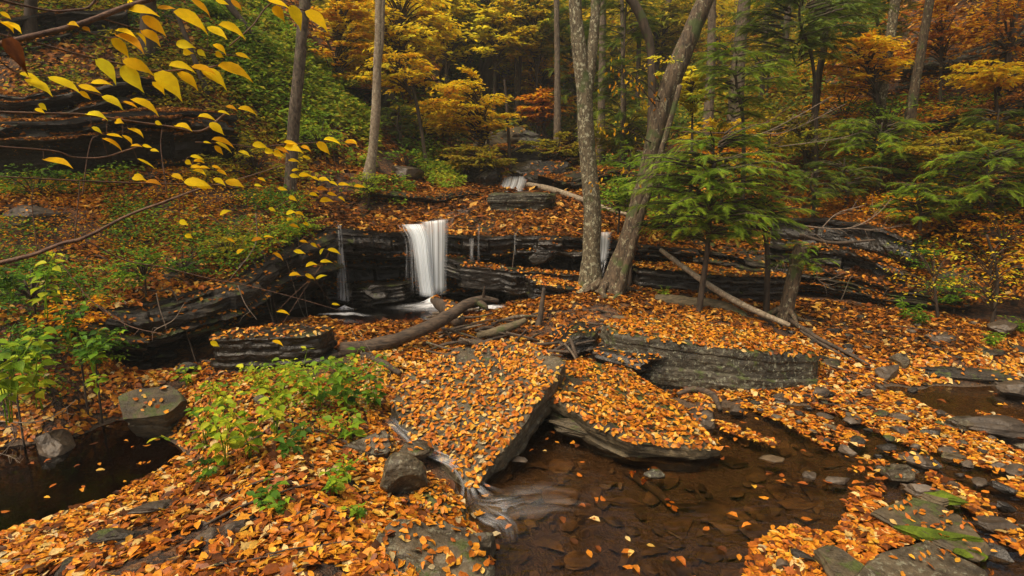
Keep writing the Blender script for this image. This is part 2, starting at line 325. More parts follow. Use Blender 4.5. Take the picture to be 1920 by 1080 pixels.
M = dict(
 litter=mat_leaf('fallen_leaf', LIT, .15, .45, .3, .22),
 litterf_dim=mat_leaf('fallen_leaf_far_dimmed', [(0, (.03, .014, .005)), (.3, (.13, .045, .01)), (.6, (.38, .12, .01)), (.85, (.6, .24, .018)), (1, (.6, .36, .08))], .1, .55, .2, .12),  # slope dimness put into the leaf colour, browner than the near litter
 yellow=mat_leaf('yellow_leaf', [(0, (.55, .2, .02)), (.2, (.8, .42, .01)), (.6, (1., .72, .012)), (1, (.95, .84, .03))], .62, .5, .1, .06, .98),
 maple=mat_leaf('maple_leaf', [(0, (.6, .19, .01)), (.3, (.9, .5, .015)), (.6, (.95, .72, .02)), (1, (.7, .7, .05))], .58, .6, .1, .12),
 olive=mat_leaf('olive_leaf', [(0, (.4, .17, .012)), (.4, (.42, .33, .02)), (.8, (.25, .3, .02)), (1, (.7, .5, .02))], .45, .6, .15, .12),
 hemlock=mat_leaf('hemlock_needles', [(0, (.05, .1, .01)), (.5, (.17, .3, .02)), (.9, (.34, .46, .03)), (1, (.45, .22, .02))], .35, .5, .15, .2),
 hemdark=mat_leaf('dark_hemlock_needles', [(0, (.04, .085, .01)), (.6, (.12, .2, .018)), (1, (.26, .32, .02))], .3, .5, .15, .2),
 green=mat_leaf('green_leaf', [(0, (.035, .1, .012)), (.35, (.1, .24, .018)), (.7, (.28, .43, .02)), (1, (.55, .58, .03))], .45, .5, .12, .15),
 fern=mat_leaf('fern_green', [(0, (.045, .11, .01)), (.4, (.17, .33, .02)), (.8, (.38, .5, .03)), (1, (.6, .5, .04))], .4, .6, .15, .1),
 wet=mat_rock('wet_dark_rock', (.007, .0055, .004), (.024, .019, .013), moss=.1, rough=.34, strata=.7, bump=.9, spec=.5),
 ledge=mat_rock('ledge_rock', (.01, .008, .006), (.038, .03, .02), moss=.3, strata=.7, rough=.6, bump=1.),
 slab=mat_rock('grey_slab_rock', (.03, .023, .014), (.1, .078, .046), moss=.06, lichen=.35, rough=.6, strata=.6, bump=.7),
 grey=mat_rock('grey_lichen_rock', (.016, .0135, .009), (.07, .06, .04), moss=.4, lichen=.6, rough=.6, strata=.4, bump=.9),
 mossy=mat_rock('mossy_rock', (.035, .027, .015), (.12, .092, .05), moss=.34, rough=.7, strata=.8, bump=.9),
 moss=mat_rock('moss', (.03, .05, .006), (.12, .17, .015), moss=0, rough=.95, strata=0, bump=1., spec=.1),
 stone=mat_rock('brown_stone', (.035, .026, .018), (.1, .075, .052), moss=.0, rough=.5, strata=.4, bump=.5),
 bed=mat_rock('stream_bed_stone', (.03, .021, .012), (.16, .11, .06), rough=.5, strata=.2, bump=.4),
 birch=mat_bark('lichen_bark', (.035, .028, .015), (.15, .12, .07), patch=(.36, .35, .24), pt=.54, moss=.25, vs=(17, 17, 9), ps=24),
 rough=mat_bark('rough_brown_bark', (.014, .009, .005), (.12, .082, .046), patch=(.24, .22, .14), pt=.57, moss=.3, bump=1., vs=(22, 22, 5), ps=18),
 pale=mat_bark('pale_bark', (.16, .12, .08), (.33, .27, .19), patch=(.42, .37, .26), pt=.56, vs=(14, 14, 8), ps=20),
 dark=mat_bark('dark_bark', (.025, .018, .012), (.08, .055, .036), moss=.1),
 greyb=mat_bark('grey_bark', (.04, .028, .018), (.17, .13, .09), patch=(.26, .24, .17), pt=.6, moss=.15, vs=(14, 14, 6), ps=16),
 log=mat_bark('weathered_log', (.014, .009, .006), (.095, .064, .04), moss=.1, vs=(5, 20, 24)),
 mosslog=mat_bark('mossy_log', (.05, .04, .02), (.13, .1, .055), moss=.3, vs=(7, 16, 16)),
 twig=mat_bark('twig_bark', (.06, .03, .02), (.16, .085, .05), vs=(20, 20, 20)),
 twigg=mat_bark('grey_twig_bark', (.12, .09, .065), (.26, .2, .15), vs=(20, 20, 20)),
 soil=mat_ground(),
 water=mat_water('stream_water', (.64, .5, .33), .06, .22),
 pool=mat_water('pool_water', (.4, .26, .15), .16, .1, 2.),
 deep=mat_water('deep_water', (.2, .12, .06), .08, .08, 2.),
 fall=mat_fall('falling_water', .58, 17, (.85, .93, 1.), .35, (.2, .8)), chute=mat_fall('rushing_water', .12, 6, (.6, .64, .7), .5, (.25, .75)), thin=mat_fall('thin_falling_water', -.05, 10, (.75, .78, .82)),
 foam=mat_fall('foaming_water', .75, 5, (.9, .94, 1.), 3), flow=mat_fall('swift_water', .16, 4, (.42, .43, .45), .6, (.3, .75)))

# ================================================================ TERRAIN
GV = []
def build_ground():
    ny, nx = 430, 460
    ys = np.concatenate([np.linspace(.6, 13, 270), np.geomspace(13.05, 95, ny-270)])
    u = np.linspace(-1, 1, nx); X = u[None]*(ys[:, None]*1.12+2.2); Y = np.repeat(ys[:, None], nx, 1); Z = ter(X, Y)
    V = np.stack([X, Y, Z], -1).reshape(-1, 3)
    GV.append((V, grid_faces(ny, nx)))
    tag(mk('ground', V, [grid_faces(ny, nx)[:, ::-1][:, [0, 1, 2, 3]]], M['soil'], origin=(0, 0, 0)), 'leaf strewn forest floor of the stream valley', None, None, 'structure')
build_ground()
def flat(name, poly, z, mat, label):
    V = np.array([(x, y, z) for x, y in poly]); n = len(V); V = np.vstack([V, V.mean(0)])
    i = np.arange(n); f = np.stack([i, (i+1) % n, np.full(n, n)], -1)
    return tag(mk(name, V, [f], mat, smooth=False), label, None, None, 'structure')
flat('stream_water', [(-1.4, 1.0), (9, 1.0), (11, 4), (9, 8.2), (3.5, 8.0), (2.2, 6.6), (-.2, 6.0), (-1.4, 5.4)], 0., M['water'], 'clear brown shallow stream water')
flat('pool_water', [(-9, 1.0), (-1.4, 1.0), (-1.4, 5.4), (-3.2, 6.0), (-7, 6.2)], 0., M['deep'], 'near black water of the left pool')
flat('pool_water', [(-3.9, 8.2), (-2.6, 8.0), (-.6, 8.05), (.2, 8.9), (.2, 10.9), (-3.9, 10.9)], .3, M['pool'], 'dark plunge pool water below the main waterfall')

# ================================================================ LEDGES
def ledge(name, label, line, ztop, zbot, prof, seed, mat, back=1.3, nt=54, ns=None, jag=.1, flip=1, nk=9, group=None, tj=.05, ldens=200, flatb=None):
   
    """rock face swept along a line: ztop/zbot give height at (x,y), prof(s,t) the outward offset"""
    line = np.array(line, float); L = np.hypot(*np.diff(line, axis=0).T).sum(); ns = ns or int(L/.035)
    S = spline(np.c_[line, np.zeros(len(line))], ns)[:, :2]; T = np.gradient(S, axis=0); T /= np.linalg.norm(T, axis=1)[:, None]
    N = np.stack([T[:, 1], -T[:, 0]], -1)*flip; s = np.linspace(0, L, ns)
    t = np.linspace(0, 1, nt); SS, TT = np.meshgrid(s, t, indexing='ij')
    zb = zbot(S[:, 0], S[:, 1])[:, None]-.12; lipx = S+N*.1; zt = ztop(lipx[:, 0], lipx[:, 1])[:, None]+.02
    z0 = zt+(zb-zt)*TT
    # bedding planes: k-th layer has its own blocky set-back
    wv = TT**(1+.25*math.sin(seed))
    kk = wv*nk+.9*np.sin(wv*nk*1.7+seed)+.25*fbm(np.stack([SS*.3, TT*0, TT*0+seed], -1), seed, 2); k = np.floor(kk)
    blk = np.floor(SS/(.45+.35*((k*7) % 3))+_h(k.astype(int), k.astype(int)*0, k.astype(int)*0, seed)/0xffffff*3)
    hsh = _h(k.astype(int), blk.astype(int), k.astype(int)*0+3, seed+5)/0xffffff*2-1
    hk = _h(k.astype(int), k.astype(int)*0+1, k.astype(int)*0+3, seed+5)/0xffffff*2-1
    fr = kk-k; notch = -.05*np.exp(-(np.minimum(fr, 1-fr)/.09)**2)
    off = prof(SS/L, TT)+jag*(.55*hk+.8*hsh)+notch
    P3 = np.stack([SS*1.6, TT*6, off*0+seed], -1); off = off+.09*fbm(P3, seed+1, 4)+.03*fbm(P3*5, seed+2, 3)
    off = np.where(TT < .04, off*.0+(prof(SS/L, TT*0)+.05*fbm(P3, seed, 3)), off)
    X = S[:, 0:1]+N[:, 0:1]*off; Y = S[:, 1:2]+N[:, 1:2]*off; Z = z0+tj*fbm(np.stack([SS*1.3, TT*3, TT*0], -1), seed+4, 3)*(TT > .02)
    b = np.linspace(1, 0, 12)[:-1]; XB = S[:, 0:1]-N[:, 0:1]*(b*back)[None]+N[:, 0:1]*off[:, :1]*(1-b)[None]
    YB = S[:, 1:2]-N[:, 1:2]*(b*back)[None]+N[:, 1:2]*off[:, :1]*(1-b)[None]; ZB = ztop(XB, YB)+.012-.3*(b > .95)[None]
    if flatb is not None: ZB = Z[:, :1]+flatb*(b*back)[None]-.3*(b > .95)[None]
    ZB = ZB*(b > .3)+(b <= .3)*(ZB*(b/.3)+(Z[:, :1])*(1-b/.3))
    V = np.stack([np.c_[XB, X], np.c_[YB, Y], np.c_[ZB, Z]], -1); n, m = V.shape[:2]
    o = mk(name, V.reshape(-1, 3), [grid_faces(n, m)], mat, smooth=False)
    tag(o, label, 'rock ledge', group); CR.append((V.reshape(-1, 3), grid_faces(n, m), ldens)); return V
def pf(knots):
    kx, ky = zip(*knots); return lambda s, t: np.interp(t, kx, ky)+0*s
SURF = []; CR = []
cl = lambda x, y: lo_z(x, y)
SURF.append(ledge('rock_ledge', 'dark overhanging ledge carrying the three small waterfalls above the pool', [p for p in LED[6:11]], up_z, cl,
   pf([(0, .22), (.12, .24), (.2, .16), (.24, .2), (.3, .1), (.34, -.22), (.5, -.4), (.62, -.3), (.66, -.12), (.8, -.1), (.84, .05), (1, .12)]), 3, M['wet'], jag=.15, nk=8))
SURF.append(ledge('rock_ledge', 'long low dark ledge with a cave below the brushy left bank', LED[2:7], up_z, cl,
   pf([(0, .1), (.15, .2), (.35, .15), (.45, .28), (.55, .2), (.62, -.2), (.75, -.45), (.9, -.35), (1, -.2)]), 8, M['ledge'], jag=.16, nk=7))
SURF.append(ledge('rock_ledge', 'thin bedded dark ledge in deep shade right of the leaning stump', [LED[10], (4.3, 10.35), LED[11], LED[12], (7.1, 8.6)], up_z, cl,
   pf([(0, .12), (.2, .2), (.4, .1), (.6, .05), (.68, -.3), (.9, -.4), (1, -.2)]), 14, M['ledge'], jag=.18, nk=10))

# ---- higher outcrops on the slopes
def wl(pts): return [at(*p)[:2] for p in pts]
def crag(label, pts, h, seed, mat='ledge', jag=.16, nk=9, back=1.2, prof=None, top=None):
    global CR
    line = wl(pts)
    zt = (lambda x, y: up_z(x, y)+np.interp(x, *zip(*sorted(top)))) if top else (lambda x, y: up_z(x, y)+h*.55)
    zb = lambda x, y: up_z(x, y)-h*.5
    return ledge('rock_outcrop', label, line, lambda x, y: zt(x, y), zb, prof or pf([(0, .15), (.2, .25), (.4, .05), (.5, .2), (.7, .0), (.8, .15), (1, .2)]), seed, M[mat], jag=jag, nk=nk, back=back, flatb=.12, ldens=620)
crag('layered dark cliff behind the yellow twigs on the left', [(-260, 310, 9.2), (-60, 305, 9.7), (150, 295, 10.1), (300, 290, 10.6), (440, 295, 11.5)], 2.0, 41, nk=12, jag=.32, back=2.2, prof=pf([(0, .35), (.15, .4), (.25, .1), (.4, -.1), (.5, .35), (.62, .3), (.7, -.15), (.85, .25), (1, .3)]))
crag('dark upper shelf above the left cliff under the yellow twigs', [(-200, 210, 10.6), (0, 205, 11), (180, 195, 11.6), (330, 190, 12.2)], .9, 42, nk=6, jag=.3, back=1.4)
crag('tall dark bedded cliff in shade behind the leaning stump', [(1440, 500, 10.35), (1530, 505, 10.0), (1620, 510, 9.6), (1700, 520, 9.1)], 1.5, 51, 'wet', nk=13, jag=.2, back=1.6, prof=pf([(0, .0), (.2, .12), (.4, .08), (.6, .2), (.75, .1), (.85, -.3), (1, -.4)]))
crag('upper mossy rock band near the top left corner', [(-200, 110, 12), (0, 120, 12.3), (130, 95, 13), (250, 110, 13.6)], 1., 43, nk=8, jag=.3)
crag('thin bedded grey rock band high on the right slope', [(1700, 100, 17), (1780, 90, 16.2), (1860, 80, 15.6), (1990, 70, 15)], 1.3, 44, 'grey', nk=12, jag=.3)
crag('dark rock band half way up the right slope', [(1600, 180, 14.5), (1720, 175, 13.4), (1860, 170, 12.8), (1960, 165, 12.4)], .7, 45, nk=8, jag=.25)
crag('dark low shelf beside the path left of the upper cascade', [(690, 388, 11.9), (760, 380, 12.3), (830, 378, 12.8), (900, 372, 13.2)], .25, 46, nk=4, jag=.08, back=.6)
crag('shaded shelf under the hemlock on the right terrace', [(1180, 440, 11.3), (1280, 445, 11.2), (1380, 440, 11.3), (1470, 435, 11.4)], .35, 47, nk=4, jag=.1, back=.5)
crag('dark shelf running behind the light coloured block', [(1030, 372, 13.6), (1100, 362, 14), (1200, 352, 14.3), (1300, 345, 14.5)], .5, 48, nk=5, jag=.14, back=.7)
crag('steep bare rock gully wall left of the yellow maple', [(700, 250, 17), (740, 225, 18.5), (790, 200, 21), (840, 170, 25)], 1.8, 49, nk=9, jag=.4, back=1.2)
crag('dark rock wall above the upper cascade', [(860, 335, 15.6), (905, 318, 16.6), (960, 305, 17.6), (1010, 305, 17.6), (1060, 318, 16.8)], .9, 50, 'wet', nk=6, jag=.22, back=.8)

# ================================================================ ROCKS
TOPS = []      # (V, F, density) surfaces that collect leaves
def leafy(V, FL, dens, up=.55, size=.075):
    TOPS.append((V, FL, dens, up, size))
def boulder(label, px, py, z, w, d, h, yaw=0, tilt=(0, 0), mat='stone', seed=0, cuts=16, sharp=.62, sub=4, dens=0, name='boulder', cat='boulder', group=None, dent=None, P=None, size=.07, up=.55):
    bm = bmesh.new(); bmesh.ops.create_icosphere(bm, subdivisions=sub, radius=1)
    V = np.array([v.co[:] for v in bm.verts]); Fc = np.array([[v.index for v in f.verts] for f in bm.faces]); bm.free()
    r = np.random.default_rng(seed)
    for i in range(cuts):
        n = unit(r.normal(0, 1, 3)*np.array([1, 1, .8])); dd = r.uniform(sharp-.12, sharp+.2)
        e = V@n-dd; V = V-np.maximum(e, 0)[:, None]*n
    V = V/np.abs(V).max(0)
    V = V+unit(V)*(.05*fbm(V*2.2+seed, seed, 4)+.018*fbm(V*9+seed, seed+1, 3))[:, None]
    if dent is not None:
        c = np.array(dent[:3]); q = np.linalg.norm(V-c, axis=1); V = V-unit(c[None])*np.maximum(0, dent[3]-q)[:, None]*dent[4]
    lz = np.floor(V[:, 2]*4.5+.6*fbm(V*1.5, seed, 2)); V[:, :2] *= (1+.07*(_h(lz.astype(int), lz.astype(int)*0, lz.astype(int)*0+seed, 3)/0xffffff-.5)*2)[:, None]
    V = V*np.array([w, d, h])*.5
    ax, ay = math.radians(tilt[0]), math.radians(tilt[1]); cz, sz = math.cos(math.radians(yaw)), math.sin(math.radians(yaw))
    Rx = np.array([[1, 0, 0], [0, math.cos(ax), -math.sin(ax)], [0, math.sin(ax), math.cos(ax)]])
    Ry = np.array([[math.cos(ay), 0, math.sin(ay)], [0, 1, 0], [-math.sin(ay), 0, math.cos(ay)]])
    Rz = np.array([[cz, -sz, 0], [sz, cz, 0], [0, 0, 1]])
    V = V@(Rz@Rx@Ry).T
    p = np.array(P) if P is not None else on_z(px, py, z)
    V = V+p
    o = tag(mk(name, V, [Fc], M[mat], smooth=(sub > 4)), label, cat, group)
    for q in o.data.polygons: q.use_smooth = False
    if dens: leafy(V, [Fc], dens, up, size)
    return V
def slab(label, outline, top, thick, mat='slab', seed=0, under=.85, dens=0, name='rock_slab', rough=.03, n=220, levels=16, rings=22, lean=(0, 0), size=.075, strata=.03, prof=None, cat='rock slab', up=.5, group=None, bulge=0):
    """outline: world xy corner list; top(x,y) -> z of the upper face"""
    O = np.array(outline, float)[:, :2]; Q = np.vstack([O, O[:1]]); l = np.r_[0, np.cumsum(np.hypot(*np.diff(Q, axis=0).T))]
    s = np.linspace(0, l[-1], n, endpoint=False); R = np.stack([np.interp(s, l, Q[:, 0]), np.interp(s, l, Q[:, 1])], -1)
    for _ in range(2): R = (np.roll(R, 1, 0)+2*R+np.roll(R, -1, 0))/4
    c = R.mean(0); out = unit(R-c); R = R+out*(.05*fbm(np.c_[R*3, np.full(n, seed)], seed, 4))[:, None]*(rough/.03)
    rows = []
    for q in np.linspace(.02, 1, rings)**.8:
        p = c+(R-c)*q; z = top(p[:, 0], p[:, 1])+rough*fbm(np.c_[p*2.2, np.full(n, seed)], seed+2, 5)+.35*rough*fbm(np.c_[p*11, np.full(n, seed)], seed+3, 3)-.012*(q > .99)
        z = z+bulge*(1-q*q); rows.append(np.c_[p, z])
    zt = rows[-1][:, 2]
    for j in range(1, levels+1):
        f = j/levels; k = int(f*7); ins = 1-(1-under)*f if prof is None else prof(f)
        h = (_h(np.full(n, k), (s/.4).astype(int), np.zeros(n, int), seed)/0xffffff-.5)
        o = strata*(_h(np.array([k]), np.array([1]), np.array([2]), seed)[0]/0xffffff*2-1)+strata*.6*h+strata*.8*fbm(np.c_[R*6, np.full(n, f*9)], seed+5, 3)
        p = c+(R-c)*ins+out*o[:, None]+np.array(lean)*f
        rows.append(np.c_[p, zt-thick*f])
    V = np.concatenate(rows); m = len(rows); Fq = grid_faces(m, n, True)[:, ::-1]
    V = np.vstack([V, [c[0], c[1], V[:n, 2].mean()], [c[0]+lean[0], c[1]+lean[1], zt.mean()-thick]]); i = np.arange(n)
    F1 = np.stack([i, (i+1) % n, np.full(n, m*n)], -1); F2 = np.stack([(m-1)*n+(i+1) % n, (m-1)*n+i, np.full(n, m*n+1)], -1)
    o = tag(mk(name, V, [Fq, F1, F2], M[mat], smooth=False), label, cat, group)
    if dens: leafy(V, [Fq[:rings*n]], dens, up, size)
    return V
def plane3(a, b, c):
    a, b, c = map(np.array, (a, b, c)); nn = np.cross(b-a, c-a); return lambda x, y: a[2]-(nn[0]*(x-a[0])+nn[1]*(y-a[1]))/nn[2]
# the big tilted slab in the middle
A1, A2, A3, A4, A5, A6, A7 = at(760, 690, 6.05), at(850, 655, 6.5), at(950, 652, 6.5), at(1060, 688, 5.72), at(890, 915, 4.25), at(785, 830, 4.85), at(735, 745, 5.55)
pt = plane3(A2, A4, A5)
slab('large tilted flat slab heaped with orange leaves in the middle of the stream', [A1, A2, A3, A4, A5, A6, A7], lambda x, y: pt(x, y)+.03*np.sin(x*3)+.03, .36, 'slab', 3, under=.98, dens=560, lean=(-.03, .0), n=320, rings=30, strata=.015, rough=.04)
# lens shaped boulder leaning behind it
B = [at(1045, 695, 6.1), at(1090, 672, 6.6), at(1180, 698, 6.5), at(1262, 765, 5.7), at(1338, 838, 4.9), at(1290, 826, 4.8), at(1200, 818, 4.82), at(1120, 797, 5.0), at(1035, 745, 5.45)]
ptb = plane3(at(1060, 672, 6.5), at(1338, 838, 4.85), at(1120, 795, 4.95))
slab('lens shaped dark boulder with mossy rim under leaves behind the tilted slab', B, ptb, .5, 'mossy', 6, dens=760, prof=lambda f: 1.02+.02*math.sin(f*5)-.5*max(0, f-.62)**1.2, n=300, rings=26, strata=.03, bulge=.03, rough=.04, lean=(.05, .12))
boulder('dark mossy block propping up the lens shaped boulder from below', 0, 0, 0, 1.55, .95, .42, 10, (0, 4), mat='mossy', seed=38, sub=5, P=(1.12, 5.36, .02), cuts=14, sharp=.6)
# the big grey boulder on the right
G = [at(1130, 618, 7.2), at(1190, 594, 7.8), at(1330, 600, 7.8), at(1450, 620, 7.4), at(1530, 655, 6.95), at(1528, 680, 6.5), at(1420, 652, 6.42), at(1335, 648, 6.5), at(1250, 642, 6.55), at(1150, 645, 6.8)]
ptg = plane3(at(1190, 594, 7.75), at(1528, 662, 6.55), at(1200, 634, 6.6))
VG = slab('massive lichen spotted grey boulder with a leafy top right of the leaning trees', G, ptg, .72, 'grey', 12, under=1.0, dens=650, n=420, rings=22, levels=34, strata=.03, rough=.035, prof=lambda f: 1.0+.05*math.sin(f*3.1)-.03*f, lean=(-.02, -.08))
boulder('wet dark rock with a trickle below the tree roots', 0, 0, 0, 1.1, .6, .6, -12, (6, 10), mat='wet', seed=39, sub=5, P=at(1165, 675, 6.75), dens=250, up=.75, cuts=10, sharp=.42)
boulder('black rock added for the shadow in the gap between the tilted slab and the lens shaped boulder', 1015, 790, .05, .7, .5, .3, 10, mat='wet', seed=35, P=(.28, 5.7, .05))  # black rock stands in for the deep shadow of this recess
boulder('dark rock wedged under the island of roots', 1080, 645, .36, .8, .6, .5, -10, mat='wet', seed=32, dens=200)
boulder('wet leaf dotted rock poking from the bank under the grey boulder', 1318, 785, .02, .36, .4, .36, 30, (10, 20), 'stone', 33, dens=350)
boulder('mossy knob at the right end of the big grey boulder', 1555, 690, .08, .4, .35, .24, 0, mat='mossy', seed=34)
# left foreground
boulder('large olive grey boulder beside the dark pool, left of the green plants', 292, 772, .25, .72, .55, .52, -20, (10, 24), 'mossy', 41, sub=5, cuts=9, sharp=.5, dens=60)
boulder('dark stone leaning into the left pool', 100, 838, .0, .3, .5, .55, 25, (0, -35), 'stone', 42)
boulder('arched brown rock with a dark hollow left of the little rapid', 748, 905, .22, .42, .36, .48, 15, (0, 8), 'slab', 43, sub=5, cuts=10, dent=(.35, -.95, -.35, .95, .8))
boulder('low leaf capped rock upstream of the hollow rock', 700, 835, .2, .55, .35, .24, -15, (4, 0), 'slab', 44, dens=500, up=.7)
boulder('flat stone between the hollow rock and the tilted slab', 770, 850, .16, .4, .3, .22, 10, mat='slab', seed=45, dens=120)
Q = [on_z(705, 1010, .3), on_z(740, 975, .32), on_z(830, 968, .3), on_z(895, 1005, .25), on_z(925, 1050, .22), on_z(900, 1100, .2), on_z(740, 1110, .25)]
slab('broad flat rock ringed by leaves at the bottom edge of the photo', Q, plane3(Q[1], Q[4], Q[6]), .3, 'slab', 46, under=1.0, dens=200, n=200, rough=.05, strata=.02, size=.08)
boulder('small moss edged rock at the water beside the broad flat rock', 905, 1028, .06, .26, .24, .3, 20, mat='slab', seed=47)
boulder('rounded leafy rock splitting the little rapid', 812, 945, .08, .62, .42, .2, -35, mat='mossy', seed=48, dens=900, up=.3)
boulder('dark half buried stone at the lower left among leaves', 540, 1048, .26, .42, .22, .12, -8, mat='ledge', seed=49)
boulder('slim dark stone lying in leaves below the left pool', 215, 1005, .16, .35, .16, .08, 15, mat='ledge', seed=50)
boulder('pale sliver of rock in the leaf drift left of centre', 290, 950, .12, .34, .14, .07, 25, mat='stone', seed=51)
boulder('dark rock at the bottom left corner among wet leaves', 150, 1065, .2, .3, .2, .1, 10, mat='ledge', seed=52)
boulder('square grey stone standing up in the leaf drift', 390, 1010, .26, .16, .14, .13, 40, mat='stone', seed=53)
boulder('angular dark stone beside the square grey stone', 445, 995, .28, .17, .13, .13, 10, (10, 0), mat='stone', seed=54)
for (x0, y0, x1, y1, z, th, sd, dn, lb) in [
  (395, 634, 622, 624, .42, .42, 61, 200, 'long flat dark rock along the near edge of the plunge pool'),
  (845, 495, 1100, 520, .72, .4, 62, 300, 'low wet shelf with small trickles right of the main waterfall'),
  (820, 480, 905, 500, .85, .3, 63, 60, 'narrow step catching the thin trickles beside the main waterfall'),
  (640, 545, 770, 530, .42, .3, 64, 0, 'wet stone at the foot of the dark wall left of the main waterfall'),
  (1180, 500, 1480, 520, .85, .45, 65, 500, 'leafy step below the hemlock between the trunks and the stump'),
  (985, 520, 1110, 545, .6, .3, 66, 600, 'leaf covered step at the foot of the forked birch')]:
    Yc = {'61': 6.75, '62': 9.9, '63': 10.0, '64': 9.95, '65': 9.9, '66': 9.4}[str(sd)]
    Ya = Yc; a = at(x0, y0, Ya); b = at(x1, y1, Ya); dd = .38 if sd != 65 else .7
    ol = [(a[0], Ya+dd*.4), (a[0]+.1, Ya-dd*.5), ((a[0]+b[0])/2, Ya-dd*.75), (b[0]-.1, Ya-dd*.4), (b[0], Ya+dd*.5), ((a[0]+b[0])/2, Ya+dd*.9)]
    za, zb = at(x0, y0, Ya-dd*.4)[2], at(x1, y1, Ya-dd*.4)[2]
    slab(lb, ol, lambda x, y, a=a, b=b, za=za, zb=zb: za+(zb-za)*(x-a[0])/(b[0]-a[0]+1e-6), th, 'wet', sd, under=.95, dens=dn, n=200, rings=10, rough=.04, strata=.04)
# upper block and terrace rocks
Bk = at(977, 380, 12.1); 
ol = [(Bk[0]-.7, 11.8), (Bk[0]-.2, 11.68), (Bk[0]+.5, 11.75), (Bk[0]+.72, 12.1), (Bk[0]+.5, 12.7), (Bk[0]-.6, 12.7)]
for lb_, x_, y_, Y_, w_, h_, sd_, mt_ in [('dark wall rock left of the upper cascade', 905, 330, 15.6, 1.5, 1.3, 171, 'wet'), ('dark wall rock right of the upper cascade', 1030, 335, 15.2, 1.3, .9, 172, 'wet'),
  ('brown block high above the upper cascade', 975, 296, 17.5, 1.6, .8, 173, 'ledge'), ('mossy block left in the throat of the gully', 915, 285, 18.5, 1.6, 1.4, 174, 'mossy'),
  ('dark block right in the throat of the gully', 1010, 275, 19.5, 1.5, 1.0, 175, 'ledge'), ('top block where the gully bends away', 965, 262, 21, 1.6, .9, 176, 'mossy')]:
    boulder(lb_, 0, 0, 0, w_, w_*.8, h_, 15, mat=mt_, seed=sd_, P=at(x_, y_, Y_), cuts=20, sharp=.5, dens=60, size=.12, up=.8)
slab('pale lichen block below the upper cascade', ol, lambda x, y: x*0+at(977, 364, 11.8)[2], .42, 'grey', 71, under=.95, n=200, strata=.03)
boulder('rounded dark boulder tucked under the ledge between the waterfalls', 0, 0, 0, .72, .6, .5, 0, mat='wet', seed=72, P=at(1010, 470, 10.35), sub=4)
boulder('dark rounded boulder to the right of the upper cascade', 0, 0, 0, 1.3, 1., .5, 0, mat='wet', seed=73, P=at(1000, 318, 16.), sub=4)
boulder('grey rock left of the upper cascade', 0, 0, 0, .7, .8, .8, 0, mat='wet', seed=74, P=at(915, 345, 14.8), sub=4)
boulder('wet rock at the left foot of the main waterfall', 0, 0, 0, .6, .4, .3, 0, mat='wet', seed=75, P=at(700, 548, 9.75), sub=4)
boulder('small wet rock under the thin left waterfall', 0, 0, 0, .3, .3, .3, 0, mat='wet', seed=76, P=at(645, 558, 9.6), sub=3)
boulder('brown rock face by the pale path', 0, 0, 0, .9, .8, .5, 0, mat='stone', seed=77, P=at(760, 325, 14), sub=3)
boulder('brown stone set in the terrace behind the left bank', 0, 0, 0, .7, .6, .45, 0, mat='stone', seed=78, P=ground(75, 412), sub=4, dens=60)
